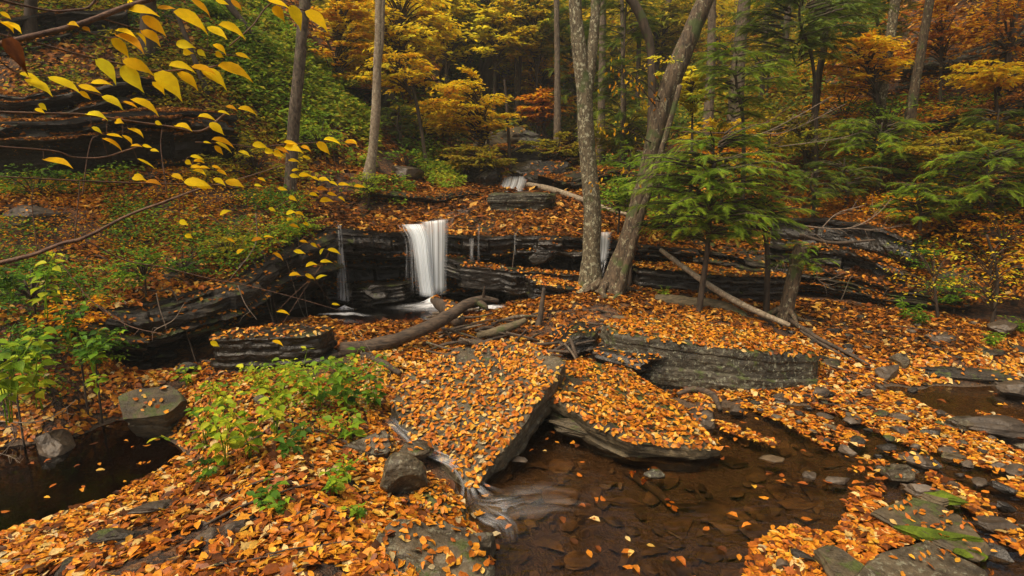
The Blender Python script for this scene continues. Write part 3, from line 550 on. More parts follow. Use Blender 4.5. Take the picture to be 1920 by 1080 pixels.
# right bank stones: px, py, z, w(px), h(px), depth ratio, yaw, mat, label
RB = [
 (1723, 862, .02, 66, 28, .9, -25, 'stone', 'smooth grey stone with a few leaves beside the lichen boulder on the right'),
 (1676, 886, .03, 72, 50, .8, 10, 'slab', 'squat tan boulder in the leaf band on the right'),
 (1865, 800, .03, 160, 42, .45, -12, 'stone', 'long brown boulder at the right edge of the photo'),
 (1727, 922, .02, 75, 34, .4, -38, 'stone', 'narrow brown stone pointing down from the tan boulder'),
 (1810, 792, .05, 70, 30, .6, 0, 'slab', 'rounded stone at the left end of the long brown boulder'),
 (1755, 935, .01, 80, 22, .6, -30, 'mossy', 'bright green mossy stone on the far side of the narrow stone'),
 (1872, 985, .0, 90, 26, .75, -20, 'stone', 'flat wet stone with scattered leaves in the right channel'),
 (1665, 700, .1, 45, 40, .8, 20, 'stone', 'upright stone by the fallen branch on the right floor'),
 (1690, 683, .14, 42, 50, .6, -30, 'slab', 'leaning slab of stone beside the upright stone'),
 (1228, 890, -.01, 48, 26, .7, 0, 'grey', 'pointed grey stone breaking the water below the lens shaped boulder'),
 (1518, 893, .0, 34, 20, .8, 15, 'stone', 'small bluish stone in the shallows right of centre'),
 (1570, 902, .0, 56, 20, .6, -5, 'stone', 'flat bluish stone next to the small bluish stone'),
 (1380, 770, .04, 34, 24, .7, 0, 'stone', 'grey stone at the top of the shallows under the big boulder'),
 (975, 862, .0, 34, 14, .8, 0, 'stone', 'half sunk grey stone under the tilted slab'),
 (1630, 592, .3, 44, 26, .8, 0, 'mossy', 'mossy green stone on the leaf floor behind the stump'),
 (1768, 636, .3, 52, 24, .8, 0, 'stone', 'grey flat stone on the far right floor'),
 (1885, 612, .45, 56, 26, .8, 0, 'stone', 'greyish slab at the right foot of the slope'),
 (1905, 732, .05, 60, 34, .8, -20, 'stone', 'rounded stone in the upper right channel'),
 (1790, 700, .08, 220, 26, .22, -14, 'ledge', 'long dark slanting rock along the upper right channel'),
 (1500, 700, .1, 30, 18, .8, 0, 'mossy', 'small mossy stone behind the end of the grey boulder'),
 (1855, 662, .2, 60, 20, .7, -10, 'ledge', 'flat dark stone on the right bank above the slanting rock'),
 (1560, 622, .3, 40, 16, .7, 0, 'ledge', 'dark stone half buried near the foot of the stump'),
 (1590, 655, .22, 36, 20, .7, 30, 'ledge', 'dark stone beside the thin fallen branches'),
 (1450, 862, .0, 60, 12, .6, -10, 'bed', 'brown stone awash in the middle shallows'),
 (1760, 1010, .0, 50, 16, .7, 0, 'mossy', 'small mossy stone between the bottom slab and the channel'),
 (1465, 1058, .03, 40, 20, .6, 30, 'stone', 'grey stone in the lowest leaf drift right of centre'),
 (1500, 1040, .03, 60, 16, .4, -40, 'ledge', 'dark splinter of rock in the lowest leaf drift'),
 (1905, 880, .02, 50, 18, .8, 0, 'stone', 'pale stone in the leaves on the far right edge'),
 (1790, 858, .0, 50, 20, .7, -10, 'mossy', 'mossy flat stone amid the right leaf raft'),
 (1840, 905, .0, 44, 16, .7, 20, 'stone', 'grey brown stone below the mossy flat stone'),
 (1600, 790, .02, 40, 18, .7, 0, 'stone', 'wet dark stone at the head of the right leaf raft'),
 (1655, 775, .02, 36, 16, .7, 0, 'ledge', 'blackish stone in the narrow side channel'),
 (1540, 735, .07, 44, 20, .7, 0, 'stone', 'small grey block on the leafy spit'),
 (1462, 745, .05, 40, 16, .7, 20, 'stone', 'slaty stone on the leafy spit nearest the grey boulder'),
 (1620, 735, .05, 38, 14, .7, 0, 'stone', 'thin slate in leaves above the side channel'),
 (310, 668, .27, 50, 20, .7, 0, 'ledge', 'dark flat stone below the cave mouth'),
 (350, 690, .27, 42, 24, .7, 20, 'ledge', 'blocky dark stone right of the flat one below the cave'),
 (262, 690, .2, 46, 22, .7, -20, 'ledge', 'wet dark stone at the left of the cave floor'),
 (560, 612, .36, 40, 16, .7, 0, 'stone', 'grey stone on the rim of the leaf covered pool'),
 (480, 618, .36, 46, 12, .7, 0, 'stone', 'thin grey stone at the left tip of the leaf covered pool'),
 (495, 752, .33, 40, 30, .7, 0, 'slab', 'grey block hidden behind the green plants'),
 (575, 745, .33, 44, 24, .7, 0, 'ledge', 'dark block among the stems of the green plants'),
 (1000, 662, .35, 46, 22, .7, 20, 'ledge', 'dark stone in the heap of driftwood'),
 (690, 668, .33, 40, 20, .7, 0, 'ledge', 'dark stone under the butt of the big driftwood log')]
for i, (px, py, z, wp, hp, dr, yaw, mt, lb) in enumerate(RB):
    P = on_z(px, py, z); sc = P[1]/F*1.02; w = wp*sc; h = hp*sc*1.05
    boulder(lb, px, py, z, w, w*dr, h, yaw, (0, 0), mt, 100+i, cuts=14, sub=4 if wp > 55 else 3, dens=180 if 'lea' in lb or i % 3 == 0 else 0, P=P, name='stone', cat='stone', size=.065)
# flat slabs at lower right
S1 = [on_z(1640, 955, .08), on_z(1700, 930, .1), on_z(1800, 965, .1), on_z(1848, 1010, .09), on_z(1830, 1040, .06), on_z(1740, 1005, .06)]
slab('long slab with a bright mossy front edge at lower right', S1, plane3(S1[0], S1[2], S1[4]), .14, 'mossy', 81, under=1., dens=160, n=180, size=.065, rough=.03)
S2 = [on_z(1600, 1075, .14), on_z(1640, 1030, .16), on_z(1740, 1012, .16), on_z(1850, 1070, .14), on_z(1880, 1140, .1), on_z(1640, 1150, .1)]
slab('wide flat tan slab dotted with leaves in the lower right corner', S2, plane3(S2[1], S2[3], S2[5]), .22, 'slab', 82, under=1., dens=110, n=200, rough=.03, size=.065)
S3 = [on_z(1530, 1030, .08), on_z(1560, 1022, .1), on_z(1640, 1060, .12), on_z(1680, 1110, .1), on_z(1600, 1120, .06)]
slab('dark wedge of rock with green moss left of the wide tan slab', S3, plane3(S3[0], S3[2], S3[4]), .2, 'mossy', 83, under=1., n=160)
S4 = [on_z(600, 600, .34), on_z(560, 610, .34)]
boulder('bright green moss cushion along the front edge of the long slab', 0, 0, 0, .62, .12, .12, -22, mat='moss', seed=90, P=on_z(1765, 1008, .05), name='moss_cushion', cat='moss')
boulder('small bright moss patch at the near end of the long slab', 0, 0, 0, .24, .1, .1, -10, mat='moss', seed=91, P=on_z(1822, 1040, .03), name='moss_cushion', cat='moss')
boulder('vivid moss clump behind the narrow brown stone', 0, 0, 0, .34, .14, .09, -35, mat='moss', seed=92, P=on_z(1762, 930, .03), name='moss_cushion', cat='moss')
boulder('moss at the foot of the leaning tree', 0, 0, 0, .3, .22, .3, 0, mat='moss', seed=93, P=at(1142, 566, 8.85), name='moss_cushion', cat='moss')
# stones of the stream bed
r = np.random.default_rng(77); spots = []
for _ in range(4000):
    px, py = r.uniform(930, 1700), r.uniform(800, 1079)
    if len(spots) >= 120: break
    if not inpoly(px, py, [(930, 900), (1000, 840), (1300, 870), (1380, 780), (1480, 780), (1600, 860), (1600, 930), (1500, 1000), (1440, 1079), (930, 1079)]): continue
    p = on_z(px, py, -.13); w = r.uniform(.08, .36)
    if any(math.hypot(p[0]-q[0], p[1]-q[1]) < (w+q[2])*.34 for q in spots): continue
    spots.append((p[0], p[1], w))
for i, (x, y, w) in enumerate(spots):
    z = float(ter(np.array([x]), np.array([y]))[0])
    boulder('flat brown stone lying under the shallow amber water', 0, 0, 0, w, w*r.uniform(.5, .8), r.uniform(.04, .08), r.uniform(0, 180), (r.uniform(-6, 6), r.uniform(-8, 8)), 'bed', 300+i, cuts=9, sharp=.5, sub=3, P=(x, y, min(z+.02, -.05)), name='stone', cat='stone', group='stones on the stream bed')
# small slates on the leafy banks
k = 0
spots = []
for _ in range(6000):
    if len(spots) >= 90: break
    px, py = r.uniform(1350, 1915), r.uniform(590, 860)
    if not inpoly(px, py, [(1400, 700), (1560, 600), (1915, 600), (1915, 860), (1700, 800), (1500, 745)]): continue
    p = on_z(px, py, .12); w = r.uniform(.08, .24)
    if any(math.hypot(p[0]-q[0], p[1]-q[1]) < .2+(w+q[2])*.4 for q in spots): continue
    spots.append((p[0], p[1], w))
for i, (x, y, w) in enumerate(spots):
    z = float(walk(np.array([x]), np.array([y]))[0])
    boulder('small dark slate poking out of the leaves on the right bank', 0, 0, 0, w, w*r.uniform(.5, .8), w*r.uniform(.25, .6), r.uniform(0, 180), (r.uniform(-15, 15), r.uniform(-20, 20)), ['ledge', 'stone', 'wet'][i % 3], 500+i, cuts=14, sub=3, P=(x, y, z+.02), name='stone', cat='stone', group='slates on the right bank')

spots = []
for _ in range(6000):
    if len(spots) >= 85: break
    px, py = r.uniform(1330, 1918), r.uniform(745, 1060)
    if not inpoly(px, py, [(1330, 745), (1560, 750), (1918, 800), (1918, 1060), (1760, 1000), (1640, 880), (1500, 800)]): continue
    p = on_z(px, py, 0.); w = r.uniform(.07, .26)
    if any(math.hypot(p[0]-q[0], p[1]-q[1]) < .1+(w+q[2])*.42 for q in spots): continue
    spots.append((p[0], p[1], w))
for i, (x, y, w) in enumerate(spots):
    boulder('small wet stone breaking the surface of the right hand channel', 0, 0, 0, w, w*r.uniform(.5, .8), w*r.uniform(.25, .45)+.03, r.uniform(-60, 0), (r.uniform(-12, 12), r.uniform(-15, 15)), ['ledge', 'stone', 'wet', 'slab', 'stone'][i % 5], 700+i, cuts=12, sub=3, P=(x, y, r.uniform(-.02, .02)), name='stone', cat='stone', group='stones in the right hand channel', dens=60 if i % 2 else 0, size=.06)

# ================================================================ LEAF LITTER
NOLEAF = [  # seen from the tripod: dark water, bare rock faces, the open cave, falls (ground areas only)
 [(640,575),(760,548),(880,552),(900,580),(800,590),(700,590),(650,583)],
 [(1290,540),(1290,540),(1291,541)],
 [(725,765),(775,770),(800,845),(885,890),(905,960),(868,960),(845,910),(785,885),(745,830)],
 [(700,280),(745,285),(735,330),(700,325)]]
MATS = [  # floating leaf rafts on the quiet water
 [(1340,740),(1430,745),(1480,765),(1560,790),(1640,830),(1700,862),(1660,900),(1650,940),(1700,985),(1740,1005),(1640,1040),(1560,1010),(1590,960),(1600,905),(1560,850),(1480,800)],
 [(1360,700),(1560,700),(1700,745),(1800,790),(1920,850),(1920,935),(1800,868),(1700,835),(1600,790),(1500,755)],
 [(1390,1090),(1410,1020),(1480,985),(1560,1005),(1640,1050),(1600,1100)],
 [(1335,785),(1370,795),(1460,830),(1450,838),(1360,812)], [(1280,865),(1300,868),(1365,900),(1355,905)],
 [(1740,880),(1830,925),(1920,990),(1920,1010),(1820,960),(1740,905)], [(1680,940),(1740,960),(1700,975)],
 [(0,1000),(200,935),(300,880),(380,825),(430,870),(300,980),(0,1120)], [(1830,770),(1920,790),(1920,800),(1840,782)],
 [(1850,960),(1920,990),(1920,1040),(1870,1010)]]
def in_any(px, py, L):
    m = np.zeros(np.shape(px), bool)
    for q in L: m |= inpoly(px, py, q)
    return m
def tnormal(f, x, y, e=.08):
    return unit(np.stack([f(x-e, y)-f(x+e, y), f(x, y-e)-f(x, y+e), np.full(x.shape, 2*e)], -1))
def leaf_sz(y): return .057+.0075*np.clip(y-5, 0, 6)+.011*np.clip(y-11, 0, 30)+.014*np.clip(5.2-y, 0, 1.5)
near, far = MB(), MB()
def scatter_band(y0, y1, dens, lite):
    A = (y1-y0)*((y0+y1)*.96+2.4); n = int(A*dens*1.2); y = rng.uniform(y0, y1, n); x = rng.uniform(-1.2, 1.2, n)*(y*.96+1.2)
    z = walk(x, y); px, py = proj(np.stack([x, y, np.maximum(z, 0)], -1))
    d = sdist(x, y); keep = (px > -420) & (px < 2320) & (py > -60) & (py < 1150)
    keep &= ~((d < -.15) & (d > -.34)) & ((d > -.12) | (d < -.3))
    cov = n2(x, y, .9, 71, 4)+.5*n2(x, y, 4., 73, 2)
    thr = np.where(d > 0, -.12, -.24)+0
    keep &= cov > thr+rng.uniform(-.12, .12, n)
    wet = (z < .012); m = in_any(px, py, MATS)
    keep &= ~(wet & ~m & (rng.uniform(0, 1, n) > .012))
    keep &= ~((z < .31) & (d > -2.6) & (d < -.3) & (x < .1) & (x > -3.4) & (y > 8.9) & (rng.uniform(0, 1, n) > .03))
    keep &= ~in_any(px, py, NOLEAF)
    x, y, z, wet, px, py = [q[keep] for q in (x, y, z, wet, px, py)]; n = len(x)
    nr = tnormal(walk, x, y); st = np.abs(nr[:, 2]) < .45; nr[st] = (0, -.5, .85)
    L = leaf_sz(y)*(.6+.8*rng.beta(1.6, 2.2, n)+.15); odd = rng.uniform(0, 1, n) < .06; L = np.where(odd, L*1.5, L)*np.where(y < 5, .95, 1)
    tilt = np.where(wet, .04, .28)[:, None]
    zz = np.where(wet, .004+rng.uniform(0, .006, n), z+rng.uniform(.0, .035, n)*np.where(y > 9, 1.5, 1))
    nr = np.where(wet[:, None], np.array([0, 0, 1.]), nr)
    zone = n2(x, y, .6, 91, 3)*.3
    t = np.clip(rng.normal(.47, .23, n)+zone+np.where((py > 575) & (px > 450), .06, -.04)-.12*(px > 1500)*(py < 640), 0, 1)
    t = np.where(rng.uniform(0, 1, n) < .045, rng.uniform(.85, 1, n), t)
    t = np.where(odd, rng.choice([.03, .1, .2, .97], n), t)
    V, FF, T = lie(np.stack([x, y, zz], -1), nr, tilt, L, L*rng.uniform(.5, .72, n)*(1 if not lite else .95), t, lite)
    (far if lite else near).add(V, FF, T)
    if not lite or y0 < 8:      # lobed maple leaves among the beech leaves
        m = rng.uniform(0, 1, n) < .03; k = int(m.sum()); a = rng.uniform(0, 6.28, k); dd = np.stack([np.cos(a), np.sin(a), rng.normal(0, .25, k)], -1)
        Lm = np.minimum(L[m], leaf_sz(y[m])*1.1)*rng.uniform(.9, 1.3, k); P = np.stack([x, y, zz], -1)[m]; P[:, 2] += .012
        V, FF = inst(TM, TMF, P, dd, unit(nr[m]+rng.normal(0, .3, (k, 3))), Lm, Lm*.95, rng.uniform(-1, 2, k)); near.add(V, FF, np.repeat(rng.choice([.06, .12, .2, .3, .7, .82, .95], k), len(TM)))
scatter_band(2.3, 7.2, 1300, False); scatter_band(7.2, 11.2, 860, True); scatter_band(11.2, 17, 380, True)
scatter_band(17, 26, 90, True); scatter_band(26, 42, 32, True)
def on_mesh(V, FL, dens, up, size, out, lite=False, zmin=-9):
    dens = dens*1.3; size = size*.84
    for f in FL:
        tr = f if f.shape[1] == 3 else np.concatenate([f[:, :3], f[:, [0, 2, 3]]])
        a, b, c = V[tr[:, 0]], V[tr[:, 1]], V[tr[:, 2]]; cr = np.cross(b-a, c-a); ar = np.linalg.norm(cr, axis=1)*.5; N = cr/(2*ar[:, None]+1e-12)
        N = N*np.sign(N[:, 2:3]+1e-9); w = ar*(N[:, 2] > up)*(a[:, 2] > zmin)
        if w.sum() < 1e-6: continue
        n = int(w.sum()*dens)
        if n < 1: continue
        i = rng.choice(len(tr), n, p=w/w.sum()); u, v = rng.uniform(0, 1, (2, n)); q = u+v > 1; u[q], v[q] = 1-u[q], 1-v[q]
        P = a[i]+(b[i]-a[i])*u[:, None]+(c[i]-a[i])*v[:, None]; nn = N[i]
        cov = n2(P[:, 0], P[:, 1], 1.9, 55, 4); keep = cov > rng.uniform(-.34, -.1, n) if dens < 1200 else cov > -9
        P, nn = P[keep], nn[keep]; n = len(P)
        if not n: continue
        P = P+nn*(rng.uniform(.003, .03, n))[:, None]; L = size*rng.uniform(.7, 1.25, n)
        t = np.clip(rng.normal(.55, .2, n), 0, 1); t = np.where(rng.uniform(0, 1, n) < .06, rng.uniform(.85, 1, n), t)
        out.add(*[(A, B, Cc) for A, B, Cc in [lie(P, nn, .26, L, L*rng.uniform(.5, .75, n), t, lite)]][0])
rocks = MB()
for T_ in TOPS: on_mesh(T_[0], T_[1], T_[2], T_[3], T_[4], rocks)
_V, _F = GV[0]; _c = _V[_F].mean(1); _n = np.cross(_V[_F[:, 1]]-_V[_F[:, 0]], _V[_F[:, 2]]-_V[_F[:, 0]]); _n = np.abs(unit(_n)[:, 2]); _d = sdist(_c[:, 0], _c[:, 1])
_px, _py = proj(_c); _k = (_n < .82) & (_n > .12) & ((_d < -.4) | (_d > 1.)) & (_c[:, 1] < 22) & (_c[:, 1] > 2.4) & (_px > -200) & (_px < 2100) & (_c[:, 2] > .02)
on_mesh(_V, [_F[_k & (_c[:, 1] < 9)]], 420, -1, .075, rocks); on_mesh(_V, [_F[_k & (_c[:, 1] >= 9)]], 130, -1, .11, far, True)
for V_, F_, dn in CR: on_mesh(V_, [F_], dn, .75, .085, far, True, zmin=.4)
tag(near.build('leaf_litter', M['litter'], origin=(0, 0, 0)), 'fallen beech leaves covering the near stream bank and shallows', None, None, 'stuff')
tag(rocks.build('leaf_litter', M['litter'], origin=(0, 0, 0)), 'orange leaves heaped on the tops of the rocks', None, None, 'stuff')
tag(far.build('leaf_litter', M['litterf_dim'], origin=(0, 0, 0)), 'fallen leaves on the slopes and terraces further back', None, None, 'stuff')

# ================================================================ FALLING AND RUNNING WATER
def sheet(name, label, cat, left, right, mat, nu=60, nv=60, wob=.02, layers=1, edge=.12, fade=(0., .0), seed=0, dens=1., parent=None, sag=0):
    """left/right: matching lists of world points from top to bottom"""
    mb = MB(); uvs = []
    A, Bq = spline(left, nv), spline(right, nv); t = np.linspace(0, 1, nv)
    for k in range(layers):
        u = np.linspace(0, 1, nu); P = A[:, None]*(1-u)[None, :, None]+Bq[:, None]*u[None, :, None]
        nz = fbm(np.stack([u*9+k*5, u*0+seed, u*0], -1), seed, 4)
        P[..., 1] -= (nz*wob*2)[None]*np.minimum(1, t*3)[:, None]+k*.035
        P[..., 2] -= sag*(1-(2*u-1)**2)[None]
        fib = fbm(np.stack([u*26, u*0+k, u*0+seed], -1), seed+3, 3)
        al = np.minimum(1, np.minimum(u, 1-u)/edge)[None]*np.ones((nv, 1)) if edge else np.ones((nv, nu))
        al = al*(1+.5*fib[None])*dens
        if fade[0]: al = al*np.minimum(1, t/fade[0])[:, None]
        if fade[1]: al = al*np.minimum(1, (1-t)/fade[1])[:, None]
        mb.add(P.reshape(-1, 3), [grid_faces(nv, nu)], np.clip(al, 0, 1.2).ravel()); uvs.append(np.stack([np.repeat(u[None], nv, 0)+k*.37, np.repeat(t[:, None], nu, 1)], -1).reshape(-1, 2))
    o = mb.build(name, mat, parent, uv=np.concatenate(uvs))
    if parent is None: tag(o, label, cat)
    return o
def fall_thing(label, P): return thing('waterfall', label, 'waterfall', P)
def foam(parent, c, rx, ry, z, name='foam', dens=1., h=.04, seed=0):
    r = np.linspace(.02, 1, 26); a = np.linspace(0, 2*np.pi, 73)[:-1]; R, Aa = np.meshgrid(r, a, indexing='ij')
    w = 1+.28*fbm(np.stack([np.cos(Aa)*1.6, np.sin(Aa)*1.6, Aa*0+seed], -1), seed, 3)
    V = np.stack([c[0]+np.cos(Aa)*R*rx*w, c[1]+np.sin(Aa)*R*ry*w, z+h*(1-R)**2+.008*fbm(np.stack([np.cos(Aa)*R*6, np.sin(Aa)*R*6, Aa*0], -1), 4, 2)], -1)
    al = (1-R)**2*dens*(1+.5*fbm(np.stack([np.cos(Aa)*R*5, np.sin(Aa)*R*5, Aa*0+seed], -1), 9, 3))
    return mk(name, V.reshape(-1, 3), [grid_faces(26, 72, True)], M['foam'], parent, tint=np.clip(al, 0, 1.3).ravel(), uv=np.stack([Aa/6.28, R], -1).reshape(-1, 2))
Yf = 9.93
w1 = fall_thing('main white waterfall dropping from the ledge into the dark pool', at(815, 555, Yf))
sheet('curtain', '', '', [at(784, 417, Yf+.12), at(789, 420, Yf-.02), at(792, 450, Yf-.1), at(796, 500, Yf-.18), at(800, 556, Yf-.2)], [at(842, 411, Yf+.12), at(842, 414, Yf-.02), at(841, 450, Yf-.1), at(839, 500, Yf-.16), at(838, 553, Yf-.2)], M['fall'], 90, 70, .003, 1, .28, (.03, .08), 1, .95, w1)
sheet('side_curtain', '', '', [at(750, 421, Yf+.1), at(757, 426, Yf-.02), at(770, 448, Yf-.12), at(778, 495, Yf-.22), at(786, 556, Yf-.26)], [at(795, 419, Yf+.1), at(800, 424, Yf-.04), at(806, 448, Yf-.14), at(810, 495, Yf-.25), at(818, 558, Yf-.3)], M['fall'], 70, 70, .004, 2, .5, (.05, .04), 5, 1.5, w1)
foam(w1, at(808, 562, 9.5), .72, .42, .312, dens=1.3, h=.05, seed=2)
foam(w1, at(812, 560, 9.66), .4, .26, .32, 'spray', 1.5, .16, 8)
sheet('veil', '', '', [at(742, 421, Yf+.1), at(746, 430, Yf-.02), at(760, 460, Yf-.08), at(766, 552, Yf-.12)], [at(775, 421, Yf+.1), at(780, 430, Yf-.02), at(788, 460, Yf-.08), at(792, 552, Yf-.12)], M['thin'], 40, 40, .01, 1, .4, (.05, .1), 41, 1.2, w1)
w2 = fall_thing('thin veil of water at the left end of the ledge', at(645, 570, 9.4))
sheet('curtain', '', '', [at(632, 421, 9.62), at(632, 440, 9.5), at(632, 500, 9.42), at(630, 562, 9.36)], [at(641, 421, 9.62), at(643, 440, 9.5), at(650, 500, 9.42), at(657, 564, 9.36)], M['thin'], 30, 40, .02, 2, .45, (0, .0), 11, 1.0, w2)
foam(w2, at(645, 568, 9.3), .2, .12, .31, dens=1.1, h=.08, seed=5)
w3 = fall_thing('short white fall visible between the birch and the leaning trunk', at(1135, 490, 10.1))
sheet('curtain', '', '', [at(1096, 437, 10.2), at(1097, 445, 10.1), at(1100, 470, 10.05), at(1103, 500, 9.95)], [at(1148, 434, 10.2), at(1147, 442, 10.1), at(1144, 470, 10.05), at(1138, 492, 9.95)], M['fall'], 50, 30, .01, 1, .2, (.05, .15), 15, .75, w3)
sheet('lower_step', '', '', [at(1104, 492, 10.0), at(1100, 500, 9.85), at(1088, 530, 9.7)], [at(1140, 488, 10.0), at(1140, 498, 9.85), at(1134, 528, 9.7)], M['thin'], 40, 24, .04, 1, .15, (0, .2), 17, .9, w3)
for lb, x, y0, y1, wd, Y, sd in [('double thread of water close right of the main waterfall', 884, 446, 492, 9, 10.0, 21), ('faint thread of water right of the double thread', 897, 420, 492, 4, 10.02, 22),
     ('thin thread of water above the tucked boulder', 965, 434, 480, 3, 10.05, 23), ('faint thread falling beside the main waterfall left side', 762, 455, 525, 3, 9.95, 24),
     ('tiny threads of water near the driftwood heap', 1157, 500, 540, 10, 9.7, 25), ('pale threads of water over dark rock under the hemlock', 1205, 505, 548, 12, 9.7, 26)]:
    o = sheet('trickle', lb, 'trickle', [at(x-wd/2, y0, Y+.05), at(x-wd/2, (y0+y1)/2, Y-.06), at(x-wd/2-1, y1, Y-.08)], [at(x+wd/2, y0, Y+.05), at(x+wd/2, (y0+y1)/2, Y-.06), at(x+wd/2+2, y1, Y-.08)], M['thin'], 16, 24, .01, 1, .3, (.1, .1), sd, 1.1)
w4 = fall_thing('small white cascade above the pale block in the gully', at(962, 362, 15))
sheet('curtain', '', '', [at(944, 330, 15.4), at(941, 338, 14.9), at(938, 347, 14.5), at(936, 352, 14.0), at(934, 363, 13.6)], [at(990, 329, 15.4), at(989, 338, 14.9), at(987, 346, 14.5), at(984, 351, 14.0), at(980, 363, 13.6)], M['fall'], 50, 30, .05, 1, .2, (.1, .12), 31, .95, w4)
w5 = fall_thing('low white lip of water left of the pale block', at(905, 388, 12.4))
sheet('curtain', '', '', [at(900, 383, 12.9), at(898, 388, 12.6), at(896, 392, 12.4)], [at(918, 383, 12.9), at(916, 388, 12.6), at(914, 392, 12.4)], M['fall'], 20, 12, .05, 1, .2, (.1, .1), 33, .7, w5)
def ribbon(label, pts, wid, mat, dz=.03, name='creek', zf=None, nu=24, nv=90, kind='structure', cat=None, dens=.8, absz=None, seed=2):
    P = spline([(p[0], p[1], 0) for p in pts], nv); W = spline([(w_, 0, 0) for w_ in wid], nv)[:, 0]; T = np.gradient(P, axis=0); T = unit(T); N = np.stack([T[:, 1], -T[:, 0], T[:, 0]*0], -1)
    u = np.linspace(-1, 1, nu); V = P[:, None]+N[:, None]*(u[None, :]*W[:, None]*.5)[..., None]
    if absz is not None: V[..., 2] = np.interp(np.linspace(0, 1, nv), np.linspace(0, 1, len(absz)), absz)[:, None]+.02*fbm(V*np.array([4, 4, 0])+seed, seed, 3)
    else: V[..., 2] = walk(V[..., 0], V[..., 1]).max(1, keepdims=True)*.3+walk(V[..., 0], V[..., 1])*.7+dz
    al = np.minimum(1, (1-np.abs(u))/.35)[None]*np.ones((nv, 1))*dens; t = np.linspace(0, 1, nv); al = al*(np.minimum(1, np.minimum(t, 1-t)/(.12 if name in ('creek', 'rapid') else .45))**1.3)[:, None]
    o = mk(name, V.reshape(-1, 3), [grid_faces(nv, nu)], mat, tint=al.ravel(), uv=np.stack([np.repeat(u[None]*.5+.5, nv, 0), np.repeat(t[:, None]*3, nu, 1)], -1).reshape(-1, 2))
    return tag(o, label, cat, None, kind)
ribbon('water running over the terrace to the lip of the main waterfall', [at(905, 392, 12.3), at(870, 396, 11.8), at(845, 400, 11.3), at(825, 405, 10.8), at(812, 411, 10.1)], [.3, .35, .4, .55, .75], M['flow'], .04, dens=.5)
ribbon('smooth fast water squeezing past the tilted slab', [at(735, 770, 5.5), at(770, 812, 5.1), at(800, 862, 4.75), at(850, 893, 4.55), at(880, 925, 4.35), at(905, 965, 4.1)], [.3, .25, .16, .15, .16, .5], M['chute'], .05, 'rapid', dens=1.0, kind=None, cat='rapid', absz=[.13, .13, .12, .1, .05, .012], seed=5)
for i, (lb, pts, wd, dn) in enumerate([
  ('white flow line running right where the rapid enters the shallows', [on_z(885, 935, .008), on_z(915, 945, .008), on_z(955, 945, .008), on_z(1000, 935, .008)], [.1, .2, .2, .1], .75),
  ('white flow line curling down below the rapid', [on_z(888, 940, .009), on_z(915, 965, .009), on_z(945, 985, .009), on_z(960, 1020, .009)], [.12, .22, .2, .1], .72),
  ('pale foam streak in the middle of the near shallows', [on_z(885, 935, .01), on_z(960, 940, .01), on_z(1040, 935, .01), on_z(1120, 950, .01)], [.2, .5, .4, .2], .4),
  ('white streaks in the right hand channel', [on_z(1760, 880, .01), on_z(1800, 930, .01), on_z(1850, 960, .01)], [.05, .25, .1], .45),
  ('foam on the still edge of the plunge pool', [on_z(590, 590, .36), on_z(640, 588, .36), on_z(700, 592, .36)], [.1, .2, .1], .9),
  ('white foam patch behind the driftwood log', [on_z(885, 583, .45), on_z(915, 576, .45), on_z(950, 574, .45)], [.12, .28, .2], 1.4)]):
    z = pts[0][2]; ribbon(lb, pts, wd, M['foam'] if dn > .85 else (M['chute'] if dn > .7 else M['flow']), name='foam', kind='stuff', dens=dn, absz=[z]*2, seed=i)

# ================================================================ TREES
GR = {}
def pxpath(pts, Y, yend=None):
    out = []
    for i, p in enumerate(pts):
        q = at(p[0], p[1], Y if len(p) < 4 else p[3]); out.append((*q, p[2]*q[1]/F))
    return np.array(out)
def trunk_mb(mb, W, seg=16, rough=.16, seed=0, flare=True, sc=7, n=None):
    W = W.copy()
    if flare: W[0, 3] *= 1.3
    n = n or max(8, int(np.linalg.norm(np.diff(W[:, :3], axis=0), axis=1).sum()/.07))
    V, Fc = tube(W[:, :3], W[:, 3], seg, n, rough, sc, seed)
    # fine vertical grain
    return mb.add(V, Fc)
def roots(mb, base, r, n, seed, L=.5, down=.25):
    q = np.random.default_rng(seed)
    for i in range(n):
        a = q.uniform(0, 6.28) if n > 5 else 6.28*i/n+q.uniform(-.4, .4); l = L*q.uniform(.6, 1.3); P = []
        for k in range(6):
            f = k/5; x, y = base[0]+math.cos(a)*(r*.5+l*f), base[1]+math.sin(a)*(r*.5+l*f); a += q.uniform(-.25, .25)
            z = min(base[2]+.25*(1-f)**3, 9); g = float(walk(np.array([x]), np.array([y]))[0])
            P.append((x, y, max(g+.015, min(z, base[2]+.22*(1-f)**2.2)) if f > .15 else base[2]+.2, r*.28*(1-f)+.01))
        P = np.array(P); V, Fc = tube(P[:, :3], P[:, 3], 8, 18, .2, 9, seed+i); mb.add(V, Fc)
def rises(W, H=11.):
    """carry a trunk on above the frame to a natural height"""
    d = unit(W[-1, :3]-W[-2, :3]); d = unit(d+np.array([0, 0, .6])); out = [*W]; h = W[-1, 2]; r = W[-1, 3]; k = 0
    while h < H and k < 8:
        k += 1; p = out[-1][:3]+d*1.3; r *= .9; out.append(np.r_[p, r]); h = p[2]
    return np.array(out)
